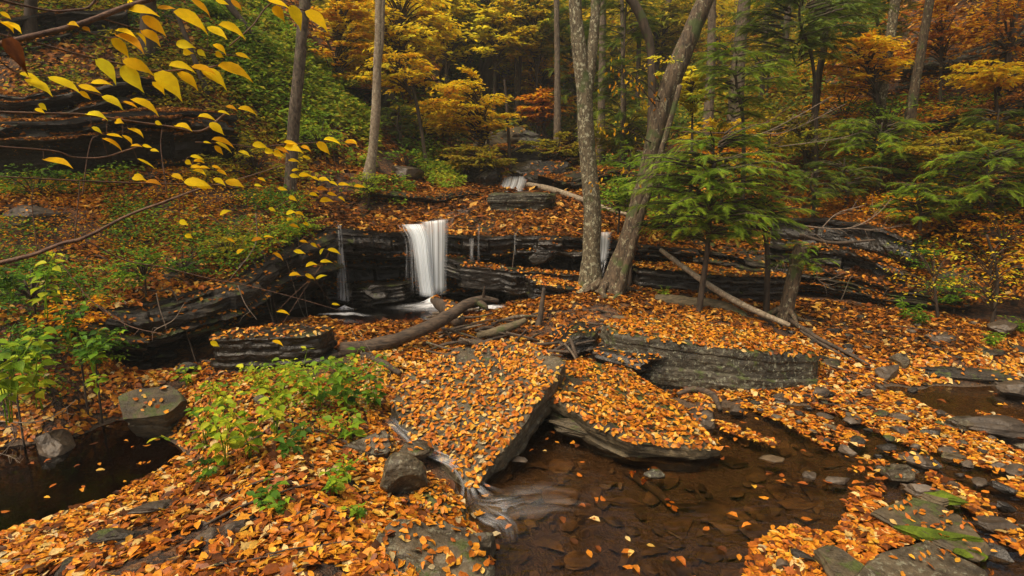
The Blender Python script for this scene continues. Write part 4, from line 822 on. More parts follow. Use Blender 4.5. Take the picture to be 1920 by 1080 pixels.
def crown_tiers(mb, c, R, nb, per, L, seed, tmu=.5, tsd=.2, wood=None, stem=None, tilt=.3, lite=True, droop=.12, flat=.12, lr=.62, sb=.42):
    """layered sprays of leaves round boughs that leave the stem"""
    q = np.random.default_rng(seed); c = np.array(c, float); R = np.array(R, float)
    for b in range(nb):
        v = unit(q.normal(0, 1, 3))*q.uniform(.25, 1)**.6; e = c+v*R
        s = np.array([c[0], c[1], e[2]-.25*R[0]]) if stem is None else stem(e)
        n = max(3, int(per*q.uniform(.5, 1.5))); sr = sb*R[0]*q.uniform(.6, 1.25)
        if wood is not None:
            m = (s+e)/2+np.array([0, 0, .12*R[0]]); P = np.array([s, m, e]); ww = L*.16
            V, Fc = tube(P, [ww, ww*.7, ww*.25], 5, 7); wood.add(V, Fc)
        ax = unit((e-s)*np.array([1, 1, .2])); sd = unit(np.cross(ax, (0, 0, 1)))
        k = int(n); u = q.normal(0, .55, k)*sr; w = q.normal(0, .32, k)*sr
        # leaves gather along side twigs of the spray
        tw = np.round(u/(sr*.16))*(sr*.16); u = tw+q.normal(0, .03, k)*sr+np.abs(w)*.5
        P = e+ax*u[:, None]+sd*w[:, None]; P[:, 2] += -droop*(np.hypot(u, w)**2)/max(sr, .01)+q.normal(0, flat, k)*sr*.5
        nr = unit(np.stack([q.normal(0, tilt, k), q.normal(-.15, tilt, k), np.ones(k)], -1)); a = q.uniform(0, 6.28, k)
        d = unit(ax*.6+sd*np.sign(w)[:, None]*.6+np.stack([np.cos(a), np.sin(a), -.3+0*a], -1)*.7)
        LL = L*q.uniform(.65, 1.25, k); T, TT = (TL, TLF) if lite else (TF, TFF)
        V, FF = inst(T, TT, P, d, nr, LL, LL*lr, q.uniform(0, 3, k))
        t = np.clip(q.normal(tmu, tsd, k)+q.normal(0, .1), 0, 1); mb.add(V, FF, np.repeat(t, len(T)))
def crown_hem(mb, c, R, nb, L, seed, wood=None, stemxy=None, fr=.24, droop=.3, tmu=.5, lo=-1., hi=1., bias=None):
    q = np.random.default_rng(seed); c = np.array(c, float); sx = c[:2] if stemxy is None else np.array(stemxy)
    for b in range(nb):
        z = c[2]+q.uniform(lo, hi)*R[2]; a = q.uniform(0, 6.28); sh = math.sqrt(max(.05, 1-((z-c[2])/R[2]*.85)**2))
        rr = q.uniform(.35, 1.1); e = np.array([c[0]+math.cos(a)*R[0]*sh*rr, c[1]+math.sin(a)*R[1]*sh*rr, z+q.normal(0, .1)*R[2]])
        s = np.array([sx[0], sx[1], z-.1*R[0]]); s = e+(s-e)*min(1, q.uniform(.55, 1)); l = np.linalg.norm(e-s)
        if l < .1: continue
        m = (s+e)/2+np.array([0, 0, .05*l]); e[2] -= droop*l*.22; fr0 = fr; n = max(5, int(l/(fr*.26))); P = spline(np.array([s, m, e]), n+3)[2:]
        if wood is not None:
            V, Fc = tube(np.array([s, m, e]), [.012+.008*l, .008+.003*l, .003], 4, 6); wood.add(V, Fc)
        D = unit(np.gradient(P, axis=0)); sd = unit(np.cross(D, (0, 0, 1))); n = len(P); f = np.linspace(0, 1, n)
        for sg in (-1, 1, 0):
            if sg == 0: p, d = P[-3:], D[-3:]+q.normal(0, .2, (3, 3)); ln = np.full(3, fr)
            else:
                p = P; d = D*.75+sd*sg*q.uniform(.6, 1.1, (n, 1))+q.normal(0, .12, (n, 3)); ln = fr*.72*(.6+.8*np.sin(np.pi*np.clip(f, .12, .9)))*q.uniform(.7, 1.3, n)
            k = len(p); keep = q.uniform(0, 1, k) < .8; p, d, ln = p[keep], d[keep], ln[keep]; k = len(p)
            if not k: continue
            d[:, 2] -= q.uniform(0, .35, k)
            nr = unit(np.array([0, 0, 1.])+q.normal(0, .22, (k, 3))); V, FF = inst(HF, HFF, p, d, nr, ln, ln*.8, q.uniform(.3, 2, k))
            t = np.clip(q.normal(tmu, .18, k)+f[-1]*0, 0, .93); mb.add(V, FF, np.repeat(t, len(HF)))
def tree(name, label, cat, paths, Y, bark, group=None, seed=0, seg=14, rough=.14, rise=10., rt=0, foliage=None, fmat=None, flare=True, base=None):
    """paths: list of pixel/radius polylines; first starts at the foot"""
    W0 = pxpath(paths[0], Y); g = W0[0, :3].copy()
    if base is None:
        gz = float(walk(np.array([g[0]]), np.array([g[1]]))[0]); W0[0, 2] = min(W0[0, 2], gz-.05); g[2] = max(gz, W0[0, 2]) if abs(gz-g[2]) < 1.5 else g[2]
        if gz < W0[0, 2]-.04: W0 = np.vstack([[W0[0, 0], W0[0, 1], gz-.1, W0[0, 3]*1.1], W0])
    t = thing(name, label, cat, (g[0], g[1], W0[0, 2]), group); mb = MB()
    for i, p in enumerate(paths):
        W = W0 if i == 0 else pxpath(p, Y)
        if rise and p[-1][1] <= 2: W = rises(W, rise)
        trunk_mb(mb, W, seg, rough, seed+i, flare and i == 0)
    if rt: roots(mb, g, W0[1, 3]*1.3, rt, seed)
    mb.build('trunk', M[bark], t)
    if foliage:
        fb, wb = MB(), MB(); foliage(fb, wb); 
        if wb.n: wb.build('bough', M['dark' if bark in ('dark', 'rough') else 'greyb'], t)
        if fb.n: fb.build('crown', M[fmat], t)
    return t
# near and middle trunks
t1 = tree('forked_tree', 'forked lichen patched birch rising from the leafy island', 'tree',
  [[(1108, 536, 20), (1108, 480, 17.5), (1111, 400, 16.5), (1103, 310, 15.5), (1097, 220, 14.5), (1094, 160, 14), (1086, 90, 13), (1080, 30, 11.5), (1076, -40, 11), (1070, -140, 10)],
   [(1097, 195, 12), (1103, 150, 10.5), (1111, 90, 9.5), (1116, 30, 8.5), (1118, -40, 8), (1124, -140, 7)]], 9.4, 'birch', seed=1, seg=26, rough=.12, rt=5)
def fol_lean(fb, wb):
    for (a, b, c_) in [((1237, 185), (1200, 150), (1150, 165)), ((1237, 190), (1190, 180), (1130, 165)), ((1225, 270), (1170, 240), (1120, 235)), ((1230, 200), (1180, 140), (1140, 120)), ((1200, 330), (1150, 320), (1100, 345))]:
        P = np.array([at(*a, 8.9), at(*b, 8.7), at(*c_, 8.5)]); V, Fc = tube(P, [.012, .006, .003], 5, 14, .2); wb.add(V, Fc)
        n = 16; S = spline(P, n)+rng.normal(0, .06, (n, 3)); dd = rng.normal(0, .4, (n, 3))-np.array([0, 0, 1.]); V, FF = inst(TF, TFF, S, dd, rng.normal(0, 1, (n, 3)), .07, .035, rng.uniform(1, 3, n)); fb.add(V, FF, np.repeat(rng.uniform(0, .5, n), 8))
    P = at(1240, 118, 8.7); crown_tiers(fb, P, (.22, .3, .16), 6, 16, .06, 4, .75)
t2 = tree('leaning_tree', 'thick rough barked tree leaning right beside the birch', 'tree',
  [[(1140, 566, 26), (1155, 520, 22), (1180, 445, 18), (1202, 370, 16.5), (1218, 300, 16), (1238, 215, 16), (1262, 145, 15.5), (1290, 75, 15), (1318, 10, 14.5), (1345, -60, 14)]], 9.0, 'rough', seed=5, seg=28, rough=.24, rt=7, foliage=fol_lean, fmat='maple')
tree('thin_tree', 'slim reddish brown stem growing against the leaning tree', 'tree', [[(1152, 572, 8.5), (1168, 520, 7.5), (1186, 460, 7), (1204, 400, 6.5), (1226, 330, 6), (1250, 250, 5), (1275, 160, 4.5)]], 8.75, 'rough', seed=9, rise=0)
t3 = tree('slender_tree', 'straight grey trunk on the green slope at upper left', 'tree', [[(543, 395, 12), (545, 330, 11), (550, 240, 10.5), (559, 150, 10), (566, 60, 9.5), (573, -10, 9), (580, -90, 8)]], 11.0, 'greyb', seed=12, seg=18)
t4 = tree('pale_tree', 'pale slender trunk beside the dirt path left of centre', 'tree', [[(690, 338, 10), (698, 290, 8.5), (704, 220, 8), (707, 140, 7.5), (710, 60, 7), (711, -10, 7), (712, -80, 6)],
   [(705, 150, 5), (714, 90, 4.5), (717, 20, 4.2), (720, -60, 4)]], 12.5, 'pale', seed=15, seg=18)
tree('curved_tree', 'curved dark trunk bending left at the top centre right', 'tree', [[(1226, 240, 7), (1222, 120, 7), (1208, 50, 8), (1190, 10, 8), (1165, -30, 7)]], 13.5, 'dark', seed=16, rise=9)
tree('stump', 'leaning broken stump on the leaf floor right of the grey boulder', 'stump', [[(1469, 602, 15), (1476, 570, 13), (1486, 525, 12.5), (1497, 480, 12.5), (1503, 462, 12)]], 8.35, 'rough', seed=17, seg=22, rough=.25, rise=0, rt=4,
   foliage=lambda fb, wb: [crown_hem(fb, at(px_, py_, 8.2), (.28, .28, .12), 7, 1, sd, wb, fr=.13) for px_, py_, sd in [(1500, 462, 1), (1540, 500, 2), (1478, 490, 3), (1515, 492, 4)]], fmat='hemlock')
def over(t, W, Y, seed, mat='maple', R=2.6):
    H = rises(W, 2.6+Y*.27+5); fb, wb = MB(), MB(); e = H[-1]
    crown_tiers(fb, (e[0], e[1], e[2]+.5), (R, R, 1.7), 34, 46, .17, seed, .5, .15, wb, sb=.42); fb.build('crown', M[mat], t); wb.build('bough', M['greyb'], t)
over(t3, pxpath([(573, -10, 9), (580, -90, 8)], 11.), 11., 880); over(t4, pxpath([(711, -10, 7), (712, -80, 6)], 12.5), 12.5, 881)
BG = [ # label, paths, Y, bark
 ('tall grey trunk behind the forked birch, right side', [[(1128, 240, 6.5), (1129, 120, 6), (1130, -10, 6)]], 19, 'greyb'),
 ('straight trunk between the centre and the birch', [[(1046, 240, 6), (1045, 120, 5.2), (1043, -10, 5)]], 21, 'greyb'),
 ('thin pole like trunk right of the big dark hemlock', [[(970, 240, 4.5), (968, 120, 4), (966, -10, 4)]], 24, 'greyb'),
 ('second thin pole like trunk near the valley centre', [[(996, 175, 3.5), (994, 90, 3.5), (993, -10, 3.5)]], 27, 'dark'),
 ('thin trunk behind the fork of the birch', [[(1170, 228, 4), (1168, 120, 3.8), (1166, -10, 3.6)]], 20, 'greyb'),
 ('pinkish grey trunk to the right of the leaning tree top', [[(1335, 150, 8), (1334, 80, 7), (1334, -10, 7)]], 16.5, 'greyb'),
 ('stout pinkish grey trunk at upper right of centre', [[(1384, 150, 12), (1387, 90, 11), (1393, 30, 11), (1398, -15, 10.5)]], 17, 'greyb'),
 ('thin dark trunk amid the hemlock boughs upper right', [[(1529, 235, 6.5), (1533, 160, 6), (1545, 90, 5.5), (1552, 20, 5), (1556, -20, 5)]], 13.5, 'dark'),
 ('rough pale trunk wrapped by orange leaves at upper right', [[(1645, 225, 11), (1656, 150, 9), (1668, 80, 8.5), (1678, 10, 8), (1684, -30, 8)]], 13.5, 'birch'),
 ('dark leaning trunk right of the rough pale one', [[(1705, 225, 9), (1716, 160, 8), (1728, 90, 7.5), (1742, 10, 7), (1748, -30, 7)]], 12.8, 'rough'),
 ('slim crooked trunk near the right edge by the rock band', [[(1885, 130, 4), (1896, 80, 3.5), (1905, 30, 3.2), (1918, -20, 3)]], 14, 'dark'),
 ('thin leaning stem left of the slim crooked trunk', [[(1866, 120, 2.5), (1871, 60, 2.2), (1872, 0, 2)]], 14.5, 'dark'),
 ('greyish trunk behind the pale tree on the left slope', [[(672, 130, 9), (666, 80, 7), (667, 30, 6.5), (669, -15, 6)]], 20, 'pale'),
 ('dark trunk at the top left above the cliff', [[(277, 100, 13), (277, 50, 12), (279, 0, 11.5), (280, -30, 11)]], 12.9, 'dark'),
 ('shaded trunk near the top left corner', [[(56, 75, 10), (57, 30, 9), (58, -15, 9)]], 12.6, 'dark'),
 ('thin leaning stem on the green slope behind the yellow twigs', [[(395, 195, 5), (372, 130, 4.5), (345, 60, 4), (330, 20, 4)]], 12.8, 'dark'),
 ('dark dead stem leaning over the green slope', [[(520, 130, 4), (470, 60, 5), (430, 10, 6), (415, -20, 6)]], 15, 'dark'),
 ('thin sapling stem by the yellow maple over the gully', [[(958, 240, 3), (950, 200, 2.5), (946, 150, 2)]], 17, 'dark'),
 ('grey trunk left of the valley centre', [[(852, 150, 5), (856, 80, 4.5), (860, -10, 4.5)]], 30, 'pale'),
 ('dark trunk in the misty gap', [[(880, 130, 4), (881, 60, 4), (882, -10, 4)]], 33, 'dark'),
 ('thin trunk on the right edge of the misty gap', [[(1060, 150, 3.5), (1062, 80, 3.5), (1064, -10, 3.5)]], 32, 'dark'),
 ('dark trunk between birch and curved tree', [[(1195, 215, 4), (1197, 120, 4), (1200, -10, 4)]], 24, 'dark'),
 ('distant trunk above the hemlock on the right', [[(1470, 130, 6), (1474, 60, 5.5), (1480, -10, 5)]], 22, 'dark'),
 ('slender trunk right of the stout pinkish one', [[(1430, 160, 4), (1436, 70, 4), (1440, -10, 4)]], 19, 'dark'),
 ('dim trunk behind the golden maple at upper left centre', [[(808, 140, 4.5), (812, 70, 4.5), (815, -10, 4)]], 27, 'dark')]
for i, (lb, pp, Y, bk) in enumerate(BG):
    t = tree('tree', lb, 'tree', pp, Y, bk, 'trunks standing on the slopes', 40+i, 12, .12, 11. if Y < 20 else 0)
    if Y < 15.5 and pp[0][-1][1] < 0 and pp[0][0][0] > 1400 or i == 13: over(t, pxpath(pp[0], Y), Y, 800+i, ['maple', 'hemdark', 'olive'][i % 3])
tree('hemlock_tree', 'big dark hemlock with a curved foot at the head of the valley', 'tree', [[(902, 162, 17), (915, 145, 14), (925, 100, 12), (930, 50, 11), (936, -15, 10)], [(920, 120, 9), (936, 80, 8), (948, 30, 7), (955, -15, 7)]], 26, 'dark', seed=70, rise=0,
   foliage=lambda fb, wb: [crown_hem(fb, at(x, y, Yq), (3.*k, 2.5, 1.3*k), 20, 1, sd, wb, fr=.6) for x, y, Yq, k, sd in [(905, 40, 25, 1, 3), (880, 75, 25.5, .6, 5), (960, 20, 26, .9, 7)]], fmat='hemdark')

# ---- understory: px, py, Y, rx, ry (px), boughs, leaves per bough, leaf size, kind
US = [
 ('maple', 'pale yellow green crown glowing in the misty gap at the valley head', 1000, 50, 23, 70, 55, 60, 55, .25, .95, 'olive', [(1010, 190, 3), (1005, 110, 2.5), (1000, 40, 2)]),
 ('maple', 'soft yellow crown left of the pole like trunks in the mist', 930, 75, 22.5, 44, 44, 40, 50, .24, .75, 'maple', [(925, 200, 3), (928, 130, 2.5), (930, 60, 2)]),
 ('maple', 'bright yellow maple hanging over the gully above the cascade', 872, 205, 16.5, 72, 62, 60, 62, .16, .55, 'maple', [(905, 325, 3), (915, 270, 3), (905, 200, 2)]),
 ('maple', 'large golden maple crown at the top left of centre', 745, 40, 19, 95, 75, 90, 60, .2, .65, 'maple', [(740, 190, 4), (745, 100, 3.5), (750, 20, 3)]),
 ('maple', 'orange yellow maple beside the pale trunk at top', 640, 60, 17, 48, 85, 60, 55, .18, .35, 'maple', [(620, 190, 4), (632, 100, 3), (640, 20, 3)]),
 ('maple', 'yellow maple sprays reaching over the path right of the pale tree', 745, 130, 15.5, 60, 40, 34, 50, .15, .6, 'maple', [(800, 235, 3), (775, 170, 3), (740, 120, 2)]),
 ('maple', 'pale yellow crown right of the golden maple', 840, 30, 23, 60, 70, 60, 55, .24, .8, 'maple', [(835, 160, 3), (838, 80, 3), (840, 20, 3)]),
 ('shrub', 'orange bush tumbling over the left side of the gully', 900, 300, 15.3, 60, 32, 40, 55, .13, .3, 'olive', [(930, 345, 2), (915, 310, 2)]),
 ('shrub', 'olive and yellow shrub on the bank left of the gully', 790, 225, 18, 60, 40, 44, 50, .17, .5, 'olive', [(800, 265, 3), (795, 230, 2)]),
 ('maple', 'slanting orange yellow maple on the upper right slope', 1615, 115, 13.2, 62, 52, 50, 52, .14, .33, 'maple', [(1660, 215, 3), (1640, 150, 2.5), (1610, 90, 2)]),
 ('maple', 'low golden maple spray at the right edge below the rock band', 1860, 140, 12.3, 70, 26, 34, 50, .13, .45, 'maple', [(1880, 190, 3), (1865, 150, 2)]),
 ('maple', 'yellow green sapling just right of the leaning tree', 1295, 165, 12, 34, 44, 26, 45, .12, .8, 'maple', [(1300, 300, 3), (1298, 230, 2), (1295, 160, 2)]),
 ('maple', 'low spreading yellow sapling behind the hemlock boughs', 1345, 250, 12.6, 60, 26, 32, 50, .12, .55, 'maple', [(1360, 320, 2.5), (1350, 270, 2)]),
 ('maple', 'golden undergrowth sapling left of the upright dark trunk', 1330, 300, 11.6, 55, 22, 26, 50, .11, .5, 'olive', [(1340, 345, 2), (1335, 310, 2)]),
 ('maple', 'orange maple glowing between the far trunks', 1010, 150, 27, 55, 60, 60, 55, .26, .25, 'maple', [(1010, 240, 3), (1010, 150, 3)]),
 ('maple', 'red orange shrub right of the gully head', 1020, 200, 22, 46, 28, 36, 50, .2, .08, 'maple', [(1020, 240, 3), (1020, 200, 2)]),
 ('maple', 'yellow maple lighting the valley behind the big hemlock', 960, 130, 32, 70, 50, 60, 60, .32, .55, 'maple', [(960, 190, 3), (960, 130, 3)]),
 ('shrub', 'olive shrub over the creek right of the cascade', 1040, 290, 17.5, 66, 42, 52, 55, .15, .45, 'olive', [(1050, 340, 3), (1045, 300, 2)]),
 ('shrub', 'rusty shrub on the bank behind the birch', 1075, 350-20, 15.5, 40, 26, 28, 50, .13, .2, 'olive', [(1080, 352, 2), (1078, 335, 2)]),
 ('shrub', 'dull green shrub under the far trunks right of the birch', 1170, 250, 18, 66, 36, 44, 55, .17, .7, 'olive', [(1175, 285, 3), (1172, 255, 2)]),
 ('maple', 'yellow crown above the far right trunks', 1230, 50, 24, 60, 50, 50, 50, .25, .7, 'olive', [(1235, 180, 3), (1232, 60, 3)]),
 ('maple', 'orange yellow crown at the very top of the valley', 1080, 20, 30, 60, 50, 50, 55, .3, .4, 'maple', [(1080, 170, 3), (1080, 30, 3)]),
 ('maple', 'rust coloured sapling behind the dark leaning trunk', 1760, 60, 14.5, 46, 50, 34, 40, .13, .08, 'maple', [(1775, 140, 2.5), (1765, 80, 2)]),
 ('shrub', 'yellow green shrub low on the right slope', 1790, 270, 10.6, 80, 24, 34, 50, .1, .5, 'olive', [(1800, 300, 2), (1795, 280, 2)]),
 ('shrub', 'loose yellow leaved sapling at the right edge above the slope foot', 1830, 500, 8.0, 100, 75, 30, 8, .055, .75, 'maple', [(1862, 600, 3), (1870, 520, 2.5), (1850, 440, 2)]),
 ('shrub', 'scattered yellow leaved twigs left of the right edge sapling', 1740, 500, 8.3, 70, 60, 18, 8, .05, .6, 'maple', [(1760, 600, 2.5), (1750, 520, 2)]),
 ('shrub', 'olive sapling at the foot of the right rock bands', 1500, 250, 13, 90, 36, 44, 50, .12, .35, 'olive', [(1520, 300, 2.5), (1505, 260, 2)])]
for i, (nm, lb, px, py, Y, rx, ry, nb, per, L, tm, mt, st) in enumerate(US):
    tm = tm+.13 if .15 < tm < .5 else tm; c = at(px, py, Y); k = Y/F; R = (rx*k, rx*k*.8, ry*k)
    def fol(fb, wb, c=c, R=R, nb=nb, per=per, L=L, tm=tm, Y=Y, i=i, st=st):
        foot = at(st[0][0], st[0][1], Y); tp = at(st[-1][0], st[-1][1], Y)
        stem = lambda e: foot+(tp-foot)*np.clip((e[2]-.5*R[2]-foot[2])/(tp[2]-foot[2]+.01), .1, 1)
        crown_tiers(fb, c, R, nb, per, L, 200+i, tm, .14, wb, stem, sb=.34)
    tree(nm, lb, nm if nm == 'shrub' else 'tree', [[*st]], Y, 'dark', None, 200+i, 8, .1, 0, 0, fol, mt)
SH = [ # label, px, py, Y, r px, leaf, tint, mat
 ('green bush drooping over the brow above the cave mouth', 270, 500, 7.2, 48, .055, .45, 'green'),
 ('brown and green bush right of the drooping one on the brow', 345, 485, 7.7, 44, .05, .25, 'green'),
 ('yellow green bush on the brow in the middle of the left ledge', 425, 460, 8.3, 46, .055, .7, 'olive'),
 ('bright green bush hanging beside the thin left waterfall', 500, 440, 8.9, 44, .055, .6, 'green'),
 ('small fresh green bush at the top corner of the dark left wall', 560, 420, 9.5, 34, .05, .7, 'green'),
 ('dark green bush on the near left bank', 60, 530, 6.1, 62, .06, .25, 'green'),
 ('rust tinged bush low on the near left bank', 140, 585, 5.9, 50, .05, .12, 'maple'),
 ('dark leaved bush at the left edge over the pool', 20, 660, 5.4, 62, .06, .2, 'green'),
 ('straggly green bush on the bank above the mossy boulder', 175, 650, 5.9, 46, .05, .35, 'green'),
 ('green shrub under the dark left cliff', 70, 345, 8.8, 60, .065, .3, 'green'),
 ('olive shrub at the right end of the dark left cliff', 400, 320, 10.6, 50, .075, .6, 'olive'),
 ('bright yellow green shrub at the foot of the green slope', 480, 290, 11.6, 58, .08, .8, 'olive'),
 ('leafy green shrub behind the slender grey trunk', 600, 255, 13.5, 62, .1, .6, 'fern'),
 ('shrub of fresh green leaves in front of the pale tree', 690, 345, 11.6, 34, .065, .75, 'green'),
 ('green maple shrub between the birch and the leaning tree foot', 1160, 375, 10.6, 42, .08, .5, 'green'),
 ('green shrub right behind the leaning tree', 1235, 330, 11.6, 55, .085, .45, 'green'),
 ('low green shrub right of the leaning tree foot on the terrace', 1260, 395, 10.8, 46, .075, .6, 'green'),
 ('yellow shrub on the slope over the feathery hemlock', 1440, 265, 12.2, 56, .09, .75, 'olive'),
 ('orange brown shrub beyond the dark right cliff', 1620, 400, 10.4, 60, .07, .1, 'maple'),
 ('dull green bush at the right end of the dark cliff', 1715, 470, 9.2, 46, .06, .25, 'green'),
 ('rusty bush below the far right hemlocks', 1880, 430, 8.8, 62, .06, .08, 'maple'),
 ('small green bush on the right slope foot', 1790, 545, 8.5, 40, .055, .4, 'green'),
 ('red brown shrub in the upper right corner', 1890, 60, 14, 70, .12, .06, 'maple'),
 ('green shrub under the rough pale trunk', 1660, 215, 13, 60, .095, .4, 'fern'),
 ('orange shrub on the upper right slope between two trunks', 1580, 200, 14, 56, .11, .25, 'maple'),
 ('olive shrub high in the middle of the right slope', 1440, 110, 19, 60, .14, .5, 'olive'),
 ('dark green bush hugging the dirt path', 760, 300, 14.8, 40, .09, .3, 'fern')]
for i, (lb, px, py, Y, rp, L, tm, mt) in enumerate(SH):
    k = Y/F; Y = Y-(.35 if i < 9 else 0); c = at(px, py, Y); foot = at(px, py+rp*.75, Y)
    def fol(fb, wb, c=c, foot=foot, rp=rp, k=k, L=L, tm=tm, i=i): crown_tiers(fb, c, (rp*k, rp*k*.9, rp*k*.7), 34, 22, L, 900+i, tm, .16, wb, lambda e: foot+(c-foot)*.35, sb=.45, tilt=.45)
    tree('shrub', lb, 'shrub', [[(px, py+rp*.75, 2), (px+2, py+rp*.3, 1.6), (px, py, 1)]], Y, 'dark', None, 900+i, 6, .1, 0, 0, fol, mt, flare=False)
HEM = [ # label, px,py,Y, rx,ry, boughs, frond m, mat, stem foot px,py, bias
 ('young feathery hemlock over the leafy step right of the leaning tree', 1335, 345, 8.3, 160, 95, 110, .2, 'hemlock', (1310, 582)),
 ('hemlock sapling filling the gap between feathery hemlock and leaning stump', 1430, 405, 8.6, 85, 50, 34, .18, 'hemlock', (1440, 560)),
 ('hemlock boughs hanging in front of the stout pinkish trunk', 1380, 150, 11.5, 100, 60, 46, .26, 'hemlock', (1400, 330)),
 ('hemlock crown at the top edge above the slanting maple', 1500, 40, 12.5, 150, 60, 60, .28, 'hemdark', (1545, 240)),
 ('dark hemlock behind the birch and the leaning tree', 1170, 110, 17, 70, 120, 70, .34, 'hemdark', (1165, 270)),
 ('dark hemlock in the valley right of the thin poles', 1080, 110, 22, 50, 100, 50, .42, 'hemdark', (1083, 245)),
 ('hemlock crown over the misty valley centre', 975, -5, 24, 80, 40, 24, .5, 'hemdark', (968, 235)),
 ('dark evergreen left of the misty valley', 800, 100, 25, 50, 70, 44, .42, 'hemdark', (800, 200)),
 ('dark young hemlock left of the gully by the path', 745, 235, 16.5, 44, 40, 30, .26, 'hemdark', (750, 275)),
 ('low hemlock on the right slope under the dark leaning trunk', 1650, 270, 11.4, 130, 45, 60, .24, 'hemlock', (1650, 320)),
 ('spreading hemlock at the right edge in mid height', 1850, 330, 9.3, 120, 55, 66, .22, 'hemlock', (1860, 440)),
 ('small hemlock above the dark overhang on the right', 1720, 375, 9.6, 80, 34, 36, .18, 'hemlock', (1725, 430)),
 ('hemlock thicket at the far right below the golden spray', 1870, 240, 11, 90, 40, 40, .22, 'hemdark', (1880, 300)),
 ('hemlock seedlings draped by the middle right slope', 1580, 330, 10.8, 80, 34, 30, .2, 'hemdark', (1590, 370)),
 ('dark hemlock crown in the top right, left of the rock band', 1640, 10, 16, 110, 50, 34, .36, 'hemdark', (1650, 150)),
 ('hemlock sprig behind the trunk of the leaning tree', 1180, 330, 9.8, 55, 60, 24, .2, 'hemlock', (1185, 420)),
 ('hemlock foliage over the shaded shelf behind the stump', 1520, 350, 10.2, 60, 30, 22, .18, 'hemdark', (1525, 400))]
for i, (lb, px, py, Y, rx, ry, nb, fr, mt, ft) in enumerate(HEM):
    k = Y/F; c = at(px, py, Y); fxy = at(ft[0], ft[1], Y)
    def fol(fb, wb, c=c, k=k, rx=rx, ry=ry, nb=nb, fr=fr, i=i): crown_hem(fb, c, (rx*k, rx*k*.7, ry*k), int(nb*1.5), 1, 300+i, wb, fr=fr, tmu=.62)
    rr = 5 if Y < 9 else 3.5
    tree('hemlock_tree', lb, 'tree', [[(ft[0], ft[1], rr), ((ft[0]+px)/2+4, (ft[1]+py)/2, rr*.9), (px, py, rr*.6), (px+4, py-ry*.9, rr*.25)]], Y, 'dark', 'hemlocks in the understory', 300+i, 8, .12, 0, 0, fol, mt)
# ---- far forest closing the valley
r = np.random.default_rng(909); n = 0
kinds = [('yellow', 'maple', .75), ('orange', 'maple', .3), ('olive green', 'olive', .6), ('dark green', 'hemdark', .7), ('golden', 'maple', .6)]
FARL = []
for i in range(92):
    Y = r.uniform(27, 62) if i < 64 else r.uniform(24, 44); px = r.uniform(560, 1480) if i % 3 else r.uniform(300, 1700)
    if i >= 64: px = r.uniform(730, 1260) if i % 2 else r.uniform(850, 1080)
    p = at(px, 200, Y); g = float(walk(np.array([p[0]]), np.array([Y]))[0]); kn, mt, tm = (kinds[i % 5] if i % 7 else kinds[3]) if i < 64 else ('yellow green', 'olive', .9) if i % 3 else ('yellow', 'maple', .8)
    h = r.uniform(7, 12); k = Y/F; t = thing('tree', 'distant %s tree closing the valley behind' % kn, 'tree', (p[0], Y, g), 'distant %s trees' % kn)
    mb = MB(); P = np.array([(p[0], Y, g-.3), (p[0]+r.normal(0, .2), Y, g+h*.5), (p[0]+r.normal(0, .4), Y, g+h)]); V, Fc = tube(P, [.16, .12, .04], 7, 12, .1); mb.add(V, Fc); mb.build('trunk', M['greyb' if i % 2 else 'dark'], t)
    fb = MB(); c = (p[0], Y, g+h*.58); s = .012*Y*.9
    if mt == 'hemdark': crown_hem(fb, c, (2.6, 2.6, h*.46), 46, 1, 400+i, fr=s*2.1)
    else: crown_tiers(fb, c, (2.9, 2.6, h*.45), 60, 50, s*.85, 400+i, tm, .14, sb=.4)
    fb.build('crown', M[mt], t)

# ---- big unseen trees added outside the frame on both banks, to shade the sides
for i, (x, y, R, mt, lb) in enumerate([(-9.2, 7.6, 3.6, 'olive', 'tall unseen maple added for shade on the left bank, its crown above the pool and the dark cliff'), (-13.5, 12.5, 4., 'hemdark', 'tall unseen hemlock added for shade above the left cliff'), (10.4, 9.4, 3.8, 'maple', 'tall unseen maple added for shade on the right slope above the hemlock thicket'),
    (15.5, 15.5, 4.2, 'olive', 'tall unseen beech added for shade high on the right slope'), (9.6, 5.6, 3.2, 'maple', 'unseen beech added for shade on the right bank over the side channel')]):
    g = float(walk(np.array([x]), np.array([y]))[0]); t = thing('tree', lb, 'tree', (x, y, g)); mb = MB(); H = max(g+7, 2.6+y*.3+4.2)
    V, Fc = tube([(x, y, g-.2), (x+.1, y, g+3), (x, y, H)], [.24, .18, .08], 12, 40, .15); mb.add(V, Fc); mb.build('trunk', M['rough'], t)
    fb, wb = MB(), MB(); sx = -np.sign(x)
    crown_tiers(fb, (x+sx*1.2, y, H), (R, R, 1.9), 70, 60, .17, 950+i, .5, .15, wb, lambda e, x=x, y=y, H=H: np.array([x, y, H-1.2]), sb=.4); fb.build('crown', M[mt], t); wb.build('bough', M['dark'], t)

